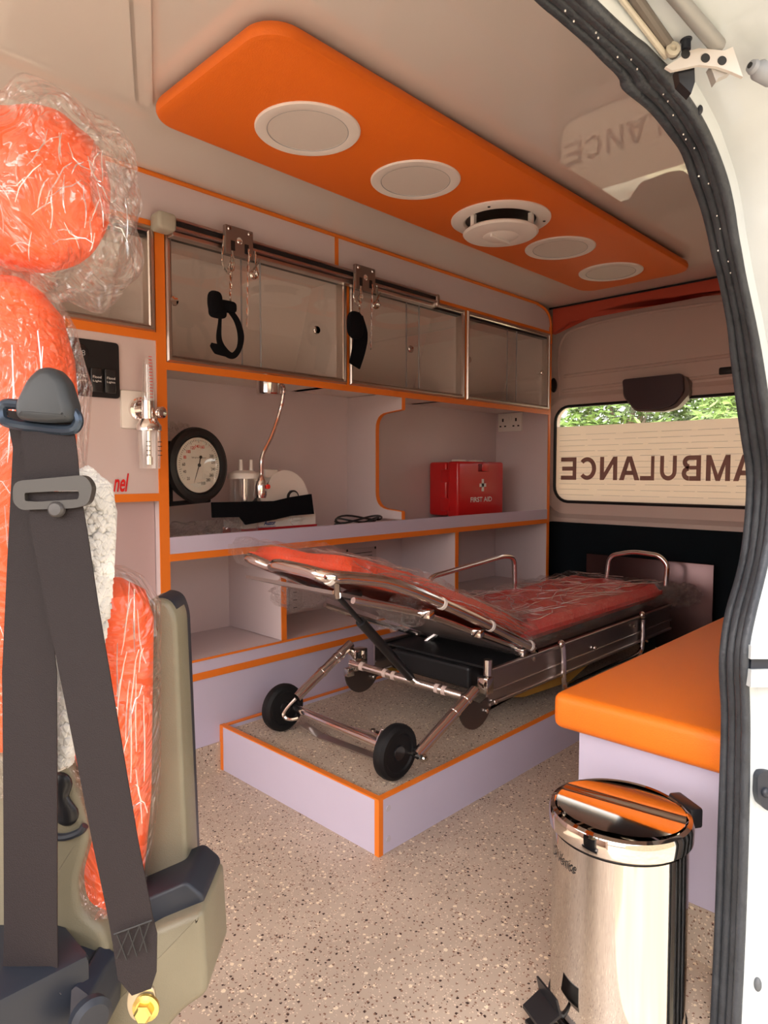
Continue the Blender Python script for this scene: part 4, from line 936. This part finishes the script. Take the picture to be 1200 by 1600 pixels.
for a_ in (((1.40, 1.285, .60), .09, .03, .045, 21), ((3.26, 1.20, .42), .10, .07, .05, 33), ((2.02, 1.38, .50), .09, .10, .03, 37), (aY(470, 925, 1.62), .10, .05, .045, 41), (aY(466, 880, 1.66), .06, .05, .022, 44)):
    bm = B(); crumple(bm, *a_); obj('loose_wrap', bm, WRAPM, mt, False)

# ------------------------------------------------------------------ pedal bin
bc = Vector((1.165, .528, 0)); br = .120
t = thing('pedal_bin', 'polished stainless steel pedal bin beside the bench', 'bin', bc)
BH = .395
bm = B(); lathe(bm, [(br-.004, .0), (br, .004), (br, .012), (br-.001, .014), (br-.001, BH-.052), (br-.006, BH-.050)], bc, (0, 0, 1), 96); obj('body', bm, CHR, t)
bm = B(); lathe(bm, [(br+.002, 0), (br+.003, .010), (br+.0005, .012)], bc, (0, 0, 1), 64, cap=False); obj('base_ring', bm, BLK, t)
bm = B(); lathe(bm, [(br-.003, BH-.052), (br-.003, BH-.044)], bc, (0, 0, 1), 64, cap=False); obj('inner_rim', bm, BLK, t)
lz = BH-.045; bm = B(); lathe(bm, [(br+.004, lz), (br+.006, lz+.002), (br+.006, lz+.026), (br+.003, lz+.033), (br-.004, lz+.036), (br-.008, lz+.034)], bc, (0, 0, 1), 96, cap=False); lid = obj('lid', bm, CHR, t)
# lid top with a shallow raised step across it
bm = B(); n = 96; ring = [bc+Vector(((br-.008)*math.cos(a*2*PI/n), (br-.008)*math.sin(a*2*PI/n), lz+.034)) for a in range(n)]
dv = Vector((.14, -.99, 0)).normalized(); nv = Vector((.99, .14, 0)).normalized()
lo_, hi_ = [], []
for p in ring:
    s = (p-bc).dot(nv)
    if s < .018: lo_.append(p)
def chord(off): 
    h = math.sqrt((br-.008)**2-off**2); return bc+nv*off-dv*h, bc+nv*off+dv*h
def seg(o0, o1, z0, z1, m=14):
    a0 = [chord(o0)[0].lerp(chord(o0)[1], i/m) for i in range(m+1)]; a1 = [chord(o1)[0].lerp(chord(o1)[1], i/m) for i in range(m+1)]
    A_ = [bm.verts.new(p+Vector((0, 0, z0-p.z))) for p in a0]; D_ = [bm.verts.new(p+Vector((0, 0, z1-p.z))) for p in a1]
    for i in range(m): bm.faces.new((A_[i], A_[i+1], D_[i+1], D_[i]))
offs = [-(br-.0082)+i*.0105 for i in range(22)]+[(br-.0082)]
offs = [o_ for o_ in offs if o_ <= br-.0082]
zl_ = lambda s: lz+.036+(-s*.055 if s < .010 else -.00055+min(.006, (s-.010)*.6) if s < .020 else .0056-(s-.020)*.13)
offs = sorted(set(offs+[.002, .004, .008, .012, .014, .018]))
for o0, o1 in zip(offs, offs[1:]): seg(o0, o1, zl_(o0), zl_(o1))
bmesh.ops.remove_doubles(bm, verts=bm.verts, dist=1e-5)
obj('lid_top', bm, CHR, lid)
# hinge at the back, pedal in front
hd = Vector((.60, -.05, 0)); hv = (Vector((.82, -.57, 0))).normalized(); hb = bc+hv*(br+.006)
m_ = Matrix.Rotation(math.atan2(hv.y, hv.x), 4, 'Z')
bm = box(-.004, .022, -.035, .035, lz-.002, lz+.036, bev=.005); bmesh.ops.transform(bm, matrix=Matrix.Translation(hb) @ m_, verts=bm.verts); obj('hinge', bm, BLK, t)
bm = B(); tube(bm, [hb+Vector((.008, 0, .02)), hb+Vector((.010, 0, .25)), hb+Vector((.006, 0, lz))], .0025, 6); obj('lift_rod', bm, STL, t)
dp = (aD(905, 1570, 1.0)-aD(925, 1585, 1.0)); pv = Vector((-.86, .40, 0)).normalized(); pc = bc+pv*(br+.035)
pt = Vector((-pv.y, pv.x, 0))
bm = B()
prism(bm, [pc-pt*.032-pv*.012+Vector((0, 0, .050)), pc+pt*.032-pv*.012+Vector((0, 0, .050)), pc+pt*.030+pv*.028+Vector((0, 0, .030)), pc-pt*.030+pv*.028+Vector((0, 0, .030))], (0, 0, .006))
prism(bm, [pc-pt*.032-pv*.012+Vector((0, 0, .050)), pc+pt*.032-pv*.012+Vector((0, 0, .050)), pc+pt*.030-pv*.004+Vector((0, 0, .082)), pc-pt*.030-pv*.004+Vector((0, 0, .082))], pv*.004)
pd = obj('pedal', bm, BLK, t, False)
bm = B(); tube(bm, [pc+Vector((0, 0, .040)), pc-pv*.05+Vector((0, 0, .012))], .005, 8); obj('pedal_arm', bm, BLK, pd)
bm = B(); prism(bm, [pc-pt*.030-pv*.02+Vector((0, 0, .006)), pc+pt*.030-pv*.02+Vector((0, 0, .006)), pc+pt*.028+pv*.024+Vector((0, 0, .002)), pc-pt*.028+pv*.024+Vector((0, 0, .002))], (0, 0, .006)); obj('pedal_foot', bm, BLK, pd, False)
# lettering wrapped on the body
bm = B(); s_ = 'diVenice'; tb = B(); text(tb, 'Di Venice', (0, 0, 0), (1, 0, 0), (0, 1, 0), h=.019, wfit=.072, th=0, shear=.35, bold=.004)
a0 = math.atan2(*(aZ(872, 1360, .30)-bc).yx)
for v in tb.verts:
    a = math.radians(134)+v.co.x/br; v.co = Vector((bc.x+(br+.0006)*math.cos(a), bc.y+(br+.0006)*math.sin(a), .298+v.co.y))
obj('lettering', tb, INK, t, False); bm.free()

# ------------------------------------------------------------------ seat at the left, near the camera
se = thing('crew_seat', 'bright orange plastic-wrapped crew seat with dark side shell', 'seat', aD(120, 1590, .70))
FH = Vector((math.cos(YAW), math.sin(YAW), 0)); ZV = Vector((0, 0, 1))
def rowl(y, xl, xr, d, th):
    a = aD(xl, y, d); b = aD(xr, y, d); return ((a+b)/2, (b-a)/2, FH*th)
AX = (RT, FH, ZV)
bm = B(); c = aD(45, 298, .74); px = .74/F_; ellip(bm, c, 121*px, .055, 122*px, 40, 28, disp=.05, fr=3, p=2.3, A=AX, seed=2); hr = obj('headrest', bm, SEAT, se)
bm = B(); ellip(bm, aD(70, 318, .735), 138*px, .085, 150*px, 72, 48, disp=.22, fr=2.8, p=2.5, A=AX, seed=5); obj('headrest_wrap', bm, WRAP, se)
bm = B(); ellip(bm, aD(178, 288, .72), 26*px, .03, 62*px, 40, 24, disp=.3, fr=3, p=3, A=AX, seed=7); obj('wrap_corner', bm, WRAP, se)
bm = B(); loft(bm, [rowl(438, -10, 38, .74, .02), rowl(455, -80, 62, .74, .04), rowl(490, -140, 90, .745, .05), rowl(560, -170, 108, .75, .055), rowl(620, -180, 113, .75, .06), rowl(760, -200, 112, .76, .06), rowl(950, -200, 112, .77, .06), rowl(1200, -200, 120, .78, .06), rowl(1400, -200, 120, .78, .06)], 32, 2.6, .008, 14, 3); obj('backrest', bm, SEAT, se)
bm = B(); loft(bm, [rowl(425, -40, 60, .735, .03), rowl(450, -110, 78, .735, .055), rowl(500, -160, 100, .735, .07), rowl(600, -190, 118, .74, .075), rowl(760, -210, 116, .75, .072), rowl(950, -210, 116, .76, .07), rowl(1200, -210, 124, .77, .07)], 48, 2.6, .016, 16, 9); obj('backrest_wrap', bm, WRAP, se)
bm = B(); loft(bm, [rowl(905, 130, 190, .76, .02), rowl(925, 120, 222, .76, .035), rowl(970, 110, 231, .76, .04), rowl(1100, 105, 233, .765, .042), rowl(1250, 100, 232, .77, .042), rowl(1380, 105, 222, .775, .04), rowl(1420, 118, 205, .775, .03)], 28, 2.8, .006, 20, 6); obj('cushion', bm, SEAT, se)
bm = B(); loft(bm, [rowl(886, 140, 190, .755, .02), rowl(905, 120, 215, .755, .04), rowl(945, 105, 236, .755, .045), rowl(1100, 100, 239, .76, .048), rowl(1250, 96, 237, .765, .048), rowl(1390, 100, 226, .77, .045)], 44, 2.6, .014, 18, 12); obj('cushion_wrap', bm, WRAP, se)
def scr(x0, x1, y0, y1, d, bulge):
    def g(u, v):
        if not (0 <= u <= 1 and 0 <= v <= 1): return None
        return aD(x0+(x1-x0)*u, y0+(y1-y0)*v, d-bulge*math.sin(PI*u)*math.sin(PI*v)+.004*noise.noise(Vector((u*9, v*9, 1))))
    return g
for n_c, a_ in ((34, (-20, 150, 200, 410, .69, .028)), (26, (-40, 105, 500, 1000, .68, .01)), (34, (165, 232, 905, 1330, .72, .012)), (16, (130, 200, 230, 400, .70, .01))):
    p = obj('highlight_crease', creases(B(), n_c, scr(*a_), .0008, n_c, .25), CRS, se); p['kind'] = 'stuff'
def slab(pts, d, th, r=.008): return prism(B(), rnd([aD(x, y, d) for x, y in pts], r, 5, closed=True), FH*th)
def bslab(pts, d, th, r=.008, bev=.006):
    bm = slab(pts, d, th, r); bmesh.ops.dissolve_limit(bm, angle_limit=.001, verts=bm.verts, edges=bm.edges)
    fs = [f for f in bm.faces if len(f.verts) > 8]; es = list({e for f in fs for e in f.edges})
    bmesh.ops.bevel(bm, geom=es, offset=bev, segments=3, affect='EDGES', profile=.5); return bm
obj('back_shell', bslab([(228, 935), (262, 938), (275, 965), (294, 1393), (205, 1432), (150, 1420)], .80, .05, .018), SHELL, se)
obj('shell_edge', bslab([(240, 930), (268, 936), (279, 965), (297, 1400), (280, 1400), (255, 960)], .81, .05, .01, .003), SHD, se)
obj('side_shell', bslab([(78, 1180), (108, 1188), (128, 1262), (138, 1312), (118, 1380), (124, 1425), (160, 1455), (170, 1490), (165, 1512), (100, 1535), (-60, 1600), (-60, 1180)], .715, .05, .012, .008), SHELL, se)
obj('shell_liner', bslab([(60, 1150), (118, 1180), (146, 1290), (132, 1380), (140, 1418), (172, 1440), (190, 1500), (180, 1540), (60, 1540)], .735, .05, .012, .004), SHD, se)
obj('base_top', bslab([(170, 1430), (290, 1378), (318, 1402), (318, 1425), (236, 1470), (170, 1490)], .745, .08, .006, .004), SHD, se)
obj('base_block', bslab([(100, 1530), (175, 1500), (240, 1455), (316, 1424), (324, 1555), (285, 1582), (235, 1640), (60, 1700), (60, 1560)], .725, .10, .010, .008), SHELL, se)
# recess shaped like a bean on the side shell
bm = B(); bp = smooth([aD(94, 1225, .714), aD(98, 1250, .714), aD(104, 1272, .714)], 6)
for i, p in enumerate(bp): ellip(bm, p, .013-.006*math.sin(i/(len(bp)-1)*PI), .006, .013, 14, 8, A=AX)
obj('adjuster_recess', bm, BLK, se)
bm = B(); tube(bm, smooth([aD(70, 1305, .713), aD(100, 1308, .713), aD(124, 1300, .713), aD(133, 1290, .713)], 5), .004, 8); obj('shell_groove', bm, SHD, se)
# pedestal that carries the seat
q = aD(200, 1590, .80); bm = box(-.02, .30, .62, 1.02, 0, .06, bev=.01); bx(bm, .02, .26, .66, .98, .06, .52, .01)
obj('pedestal', bm, SHD, se)
# buckle housing
bm = slab([(-60, 1592), (85, 1538), (112, 1548), (118, 1540), (140, 1556), (152, 1600), (150, 1640), (-60, 1680)], .66, .06, .004); obj('buckle_housing', bm, M('blue black plastic', (.022, .026, .040), .28), se, False)
bm = B(); tube(bm, [aD(8, 1588, .655), aD(96, 1548, .655)], .003, 8); obj('chrome_strip', bm, STL, se)
bm = B(); c = aD(138, 1585, .65); lathe(bm, [(0, 0), (.019, 0), (.020, .008), (.015, .012), (0, .013)], c, RT*.7-FH*.7, 24); obj('end_knob', bm, SHD, se)

# seat belt
sb = thing('seat_belt', 'black seat belt hanging from shoulder guide on wrapped seat', 'seat belt', aD(228, 1575, .64))
def belt(rows, d, th=.0016):
    P3, W = [], []
    for i, r in enumerate(rows):
        (xl, yl_), (xr, yr), dd = r[0], r[1], (r[2] if len(r) > 2 else 0); a = aD(xl, yl_, d+dd); b = aD(xr, yr, d+dd); P3.append((a+b)/2); W.append((b-a)/2)
    return ribbon(B(), P3, W, FH, th)
obj('belt_upper', belt([((30, 648), (112, 655)), ((34, 690), (118, 690), -.004), ((38, 720), (121, 716), -.006), ((40, 770), (125, 765), -.002)], .640), BELT, sb)
obj('belt_run', belt([((8, 640), (60, 648)), ((20, 700), (60, 706)), ((10, 900), (72, 900)), ((3, 1050), (88, 1050)), ((5, 1250), (89, 1250)), ((6, 1450), (89, 1450)), ((2, 1640), (92, 1640))], .655), BELT, sb)
obj('belt_webbing', belt([((42, 768), (125, 768)), ((50, 840), (136, 832)), ((72, 950), (153, 945)), ((92, 1050), (170, 1045)), ((118, 1180), (192, 1175)), ((145, 1320), (215, 1312)), ((170, 1440), (238, 1432)), ((176, 1475), (245, 1460)), ((184, 1530), (244, 1520), -.002), ((206, 1556), (236, 1545), -.002)], .632), BELT, sb)
bm = B(); tube(bm, [aD(178, 1460, .628), aD(238, 1438, .628)], .0009, 5)
for i in range(3): tube(bm, [aD(182+i*18, 1458-i*6, .628), aD(198+i*16, 1500-i*6, .628)], .0007, 5); tube(bm, [aD(202+i*16, 1452-i*6, .628), aD(182+i*18, 1498-i*6, .628)], .0007, 5)
obj('stitching', bm, INK, sb)
bm = bslab([(22, 655), (18, 632), (38, 590), (58, 572), (78, 572), (96, 590), (110, 636), (108, 658), (64, 660)], .622, .03, .010, .008); obj('shoulder_guide', bm, M('slate black plastic', (.035, .04, .045), .45), sb)
bm = B(); tube(bm, smooth([aD(30, 632, .636), aD(8, 632, .636), aD(3, 645, .636), aD(12, 660, .636), aD(60, 668, .64), aD(108, 672, .636), aD(121, 662, .636), aD(119, 648, .636), aD(108, 640, .636)], 6), .0052, 10); obj('guide_loop', bm, M('blue black metal', (.05, .07, .10), .25, .6), sb)
oL = rnd([aD(x, y, .626) for x, y in ((20, 752), (132, 742), (145, 760), (138, 788), (118, 794), (32, 797), (20, 785))], .01, 4, closed=True)
iL = rnd([aD(x, y, .626) for x, y in ((38, 770), (80, 768), (122, 766), (124, 772), (122, 780), (60, 784), (39, 783))], .002, 4, closed=True)
bm = ringprism(B(), oL, iL, FH*.010); es = [e for e in bm.edges if len(e.link_faces) == 2 and e.calc_face_angle(0) > 1.2]; bmesh.ops.bevel(bm, geom=es, offset=.0018, segments=2, affect='EDGES', profile=.5); sl = obj('slider', bm, M('olive grey plastic', (.055, .05, .045), .4), sb)
bm = B(); lathe(bm, [(0, .004), (.0055, .0038), (.0072, .002), (.0075, 0), (.0075, -.003)], aD(88, 796, .626), -FW, 24); obj('stop_button', bm, M('grey button', (.07, .065, .065), .35), sb)
bm = bslab([(200, 1545), (240, 1540), (244, 1580), (232, 1598), (206, 1596), (197, 1575)], .636, .004, .008, .001); an = obj('anchor_plate', bm, M('tan zinc plate', (.55, .48, .34), .35, .8), sb)
bm = B(); c = aD(229, 1573, .634); lathe(bm, [(0, .0), (.0125, 0), (.0125, .003), (.009, .004), (0, .004)], c, -FW, 24); lathe(bm, [(0, 0), (.0085, 0), (.0085, .008), (.0065, .010), (0, .010)], c-FW*.003, -FW, 6); obj('bolt', bm, BRASS, an, False)

# towel draped over the seat side
tw = thing('chenille_towel', 'fluffy grey white towel tucked between belt and orange seat', 'towel', aD(130, 1195, .70))
rows = [(735, 95, 140), (760, 100, 170), (800, 100, 177), (880, 100, 174), (960, 95, 168), (1050, 85, 150), (1120, 84, 125), (1195, 80, 108)]
bm = B(); loft(bm, [rowl(y, a, b, .70, .018) for y, a, b in rows], 28, 2.5, .006, 40, 2); obj('cloth', bm, TOW, tw)
bm = B(); rr = random.Random(12)
for k_ in range(1500):
    f = rr.random()*(len(rows)-1); i = int(f); g = f-i; y = rows[i][0]*(1-g)+rows[i+1][0]*g; a = rows[i][1]*(1-g)+rows[i+1][1]*g; b = rows[i][2]*(1-g)+rows[i+1][2]*g
    th = rr.uniform(-1.2, PI*.95) ; cx = (a+b)/2+math.cos(th)*(b-a)/2*(.98 if abs(math.cos(th)) > .9 else 1); dd = .70-abs(math.sin(th))*.018
    bmesh.ops.create_icosphere(bm, subdivisions=1, radius=rr.uniform(.0030, .0052), matrix=Matrix.Translation(aD(cx, y, dd)) @ Matrix.Diagonal((1, 1, rr.uniform(.7, 1.4), 1)))
p = obj('pile', bm, TOW, tw); p['kind'] = 'stuff'

# ------------------------------------------------------------------ door frame with rubber seal
Lp = [(760, -90), (805, -38), (840, 0), (877, 32), (917, 67), (943, 93), (967, 117), (977, 138), (1017, 173), (1047, 210), (1067, 240), (1083, 287), (1097, 327), (1107, 367), (1114, 400), (1124, 438), (1137, 504), (1143, 558), (1151, 622), (1160, 685), (1167, 732), (1167, 780), (1161, 850), (1151, 900), (1135, 956), (1127, 1005), (1125, 1050), (1128, 1112), (1127, 1175), (1123, 1300), (1118, 1450), (1111, 1600), (1104, 1760)]
Rp = [(850, -70), (893, -30), (928, 0), (967, 37), (1000, 66), (1017, 80), (1045, 110), (1055, 122), (1085, 165), (1110, 210), (1122, 240), (1138, 287), (1147, 327), (1153, 367), (1159, 400), (1166, 438), (1180, 504), (1190, 558), (1200, 622), (1210, 685), (1214, 732), (1213, 780), (1205, 850), (1195, 900), (1181, 956), (1171, 1005), (1169, 1050), (1171, 1112), (1171, 1175), (1169, 1300), (1164, 1450), (1157, 1600), (1150, 1760)]
Ys = .36
t = thing('door_seal', 'ribbed black rubber seal around the sliding door opening', 'seal', (1.16, Ys, 0))
Lc, Rc = smooth([(x, y, 0) for x, y in Lp], 4), smooth([(x, y, 0) for x, y in Rp], 4)
edge_pts = []
for f, dy, wf, nm in ((.14, .012, .17, 'inner_rib'), (.42, -.006, .17, 'middle_rib'), (.66, -.022, .15, 'outer_rib'), (.86, -.040, .16, 'outer_lip')):
    P3, rr_ = [], []
    for a, b in zip(Lc, Rc):
        m = a.lerp(b, f); p = aY(m.x, m.y, Ys+dy); P3.append(p)
        nx = (b-a); rr_.append(0.0)
    # visible width of the band, taken at its own depth
    for i, p in enumerate(P3):
        a, b = Lc[i], Rc[i]; j0, j1 = max(i-1, 0), min(i+1, len(P3)-1); tx = (Lc[j1]-Lc[j0]).normalized(); wpx = abs((b-a).x*tx.y-(b-a).y*tx.x)
        rr_[i] = max(.006, wpx*wf*(p-CAM).dot(FW)/F_)
    P3 = [Vector((-.60, P3[0].y, P3[0].z+.03))]+P3; rr_ = [rr_[0]]+rr_
    bm = B(); tube(bm, P3, rr_, 12); obj(nm, bm, RUB, t)
bm = B(); prev = None
for a, b in zip(Lc, Rc):
    m1, m2 = a.lerp(b, .08), a.lerp(b, .97)
    q = [aY(m1.x, m1.y, Ys+.022), aY(m2.x, m2.y, Ys-.034)]; q += [q[1]+(q[1]-CAM).normalized()*.004, q[0]+(q[0]-CAM).normalized()*.004]; v = [bm.verts.new(p) for p in q]
    if prev:
        for k_ in range(4): bm.faces.new((prev[k_], prev[(k_+1) % 4], v[(k_+1) % 4], v[k_]))
    prev = v
obj('seal_backing', bm, RUB, t)
bm = B(); rr = random.Random(3)
for k_ in range(26):
    i = rr.randrange(6, 60); m = Lc[i].lerp(Rc[i], rr.uniform(.2, .7)); q = aY(m.x, m.y, Ys-.022); ellip(bm, q, .0010, .0010, .0012, 6, 4)
obj('paint_fleck', bm, PLW, t)
# white body flange that follows the seal
Bp = [aY(p.x, p.y, Ys-.045) for p in Rc]
def outn(i):
    a, b = Bp[max(i-2, 0)], Bp[min(i+2, len(Bp)-1)]; d = b-a; return Vector((-d.z, 0, d.x)).normalized()*(1 if True else 1)
bm = B(); rings = []
for i, p in enumerate(Bp):
    n = outn(i)
    if n.x < 0 and n.z < 0: n = -n
    if n.x < -.2: n = -n
    prof = [(.000, .002), (.002, .000), (.016, -.006), (.020, -.045), (.030, -.060), (.034, -.13), (.050, -.145), (.30, -.150), (.32, .02)]
    if i == 0: rings.append([bm.verts.new(Vector((-.62, p.y, p.z+.03))+Vector((0, dy, o_))) for o_, dy in prof])
    rings.append([bm.verts.new(p+n*o_+Vector((0, dy, 0))) for o_, dy in prof])
for A, D in zip(rings, rings[1:]):
    for k_ in range(len(A)-1): bm.faces.new((A[k_], A[k_+1], D[k_+1], D[k_]))
d1 = struct('door_1', bm, WHITE)

# door track, bracket, striker and ledges standing on the body around the door
from mathutils.bvhtree import BVHTree
me = d1.data; bvh = BVHTree.FromPolygons([v.co.copy() for v in me.vertices], [tuple(p.vertices) for p in me.polygons])
def hit(px, py, off=.006):
    r = ray(px, py); h = bvh.ray_cast(CAM, r.normalized())[0]
    d = (h-CAM).dot(FW) if h else .55
    return CAM+r*(d-off)
def hd_(px, py, off=.006): return (hit(px, py, off)-CAM).dot(FW)
def along(p0, p1, n=10, off=.004): return [hit(p0[0]+(p1[0]-p0[0])*i/n, p0[1]+(p1[1]-p0[1])*i/n, off) for i in range(n+1)]
def rp(w_, p): return w_*(p-CAM).dot(FW)/F_
t = thing('door_track', 'cream sliding door track with dark groove above door opening', 'track', hit(1050, 40))
tk = M('cream track metal', (.55, .51, .42), .5)
q = along((975, -30), (1054, 84)); obj('track_groove', tube(B(), q, [rp(9, p) for p in q], 10), M('dark brown groove', (.16, .14, .12), .6), t)  # dark tube laid along the line of the groove
q = along((950, -30), (1040, 88), off=.006); obj('track_flange', tube(B(), q, [rp(5, p) for p in q], 10), tk, t)
q = along((1035, -30), (1122, 72), off=.010); obj('track_bar', tube(B(), q, [rp(12, p) for p in q], 12), M('dusty grey rail', (.30, .30, .29), .5, .4), t)
c = hit(1048, 82, .014); k_ = rp(1, c)
bm = B(); lathe(bm, [(0, 0), (9*k_, 0), (11*k_, 4*k_), (11*k_, 10*k_), (5*k_, 11*k_), (4*k_, 7*k_), (0, 7*k_)], c, -FW, 20); obj('track_roller', bm, tk, t)
t = thing('door_bracket', 'cream metal door bracket with three round holes', 'bracket', hit(1090, 95))
db = min(hd_(x, y) for x, y in ((1045, 100), (1090, 90), (1150, 100)))-.02
def pan(pts, d, th): return prism(B(), [aD(x, y, d) for x, y in pts], FW*th)
CREAM = M('cream bracket paint', (.60, .56, .52), .4)
pl = obj('plate', pan(((1040, 104), (1062, 90), (1075, 80), (1092, 75), (1115, 77), (1132, 79), (1145, 73), (1161, 120), (1143, 112), (1120, 104), (1092, 101), (1070, 106), (1050, 110)), db, .004), CREAM, t, False)
for x, y in ((1071, 85), (1102, 91), (1128, 95)):
    c = aD(x, y, db); r_ = 7*db/F_; obj('bolt_hole', lathe(B(), [(0, .0), (r_, 0), (r_, .0008), (0, .0008)], c, -FW, 18), INK, pl)
k_ = db/F_
bm = B(); lathe(bm, [(0, 0), (7*k_, 0), (7*k_, 14*k_), (9*k_, 15*k_), (9*k_, 22*k_), (0, 24*k_)], aD(1072, 78, db+.004), UP, 16); obj('stud', bm, SHD, t)
obj('rubber_block', pan(((1058, 106), (1085, 100), (1086, 128), (1080, 146), (1062, 128)), db+.006, .012), BLK, t, False)
obj('bracket_foot', pan(((1110, 103), (1143, 112), (1122, 122), (1119, 128)), db+.005, .010), M('shaded cream metal', (.40, .38, .36), .4), t, False)  # darker copy of the bracket cream, shade put into the colour
t = thing('guide_roller', 'small grey plastic guide roller at upper right corner', 'roller', hit(1185, 105))
c = hit(1172, 102, .03); k_ = rp(1, c); bm = B(); ax = (RT*.9+FW*.4+UP*-.1)
lathe(bm, [(0, 0), (4*k_, 0), (9*k_, 2*k_), (11*k_, 8*k_), (7*k_, 10*k_), (11*k_, 14*k_), (15*k_, 20*k_), (15*k_, 50*k_), (0, 50*k_)], c, ax, 20); obj('roller_wheel', bm, M('grey plastic', (.30, .32, .35), .5), t)
obj('axle_hole', lathe(B(), [(0, 0), (4.5*k_, 0), (4.5*k_, 1*k_), (0, 1*k_)], c, -ax, 12), INK, t)
t = thing('door_striker', 'black oval door striker plate on the white door pillar', 'striker', hit(1196, 1235))
dd = min(hd_(1186, 1235), hd_(1199, 1235))-.003
pts = rnd([aD(x, y, dd) for x, y in ((1184, 1212), (1196, 1204), (1214, 1206), (1222, 1240), (1210, 1270), (1192, 1264), (1184, 1245))], .01, closed=True)
obj('plate', prism(B(), pts, FW*.02), SHD, t, False)
obj('latch_boss', ellip(B(), aD(1196, 1238, dd), .008, .006, .008, 14, 10), SHD, t)
tag(obj('rubber_plug', ellip(B(), hit(1184, 1538, 0), .006, .006, .012, 16, 10), M('grey rubber', (.10, .11, .12), .6)), 'small grey oval rubber plug low on the door pillar', 'plug')
tag(obj('body_screw', ellip(B(), hit(1093, 172, .002), .004, .004, .006, 14, 8), SHD), 'small dark screw head beside upper bend of seal', 'screw')
t = thing('pillar_ledge', 'white pressed ledges with dark groove halfway up door pillar', 'ledge', hit(1190, 1040))
for (y0, y1), m_, o_ in (((1009, 1030), WHITE, .012), ((1031, 1046), SHD, .003), ((1047, 1074), WHITE, .012)):
    dd = min(hd_(1178, y0, o_), hd_(1198, y0, o_)); obj('ledge' if m_ is WHITE else 'groove', pan(((1174, y0), (1225, y0-1), (1225, y1), (1173, y1)), dd, .02), m_, t, False)
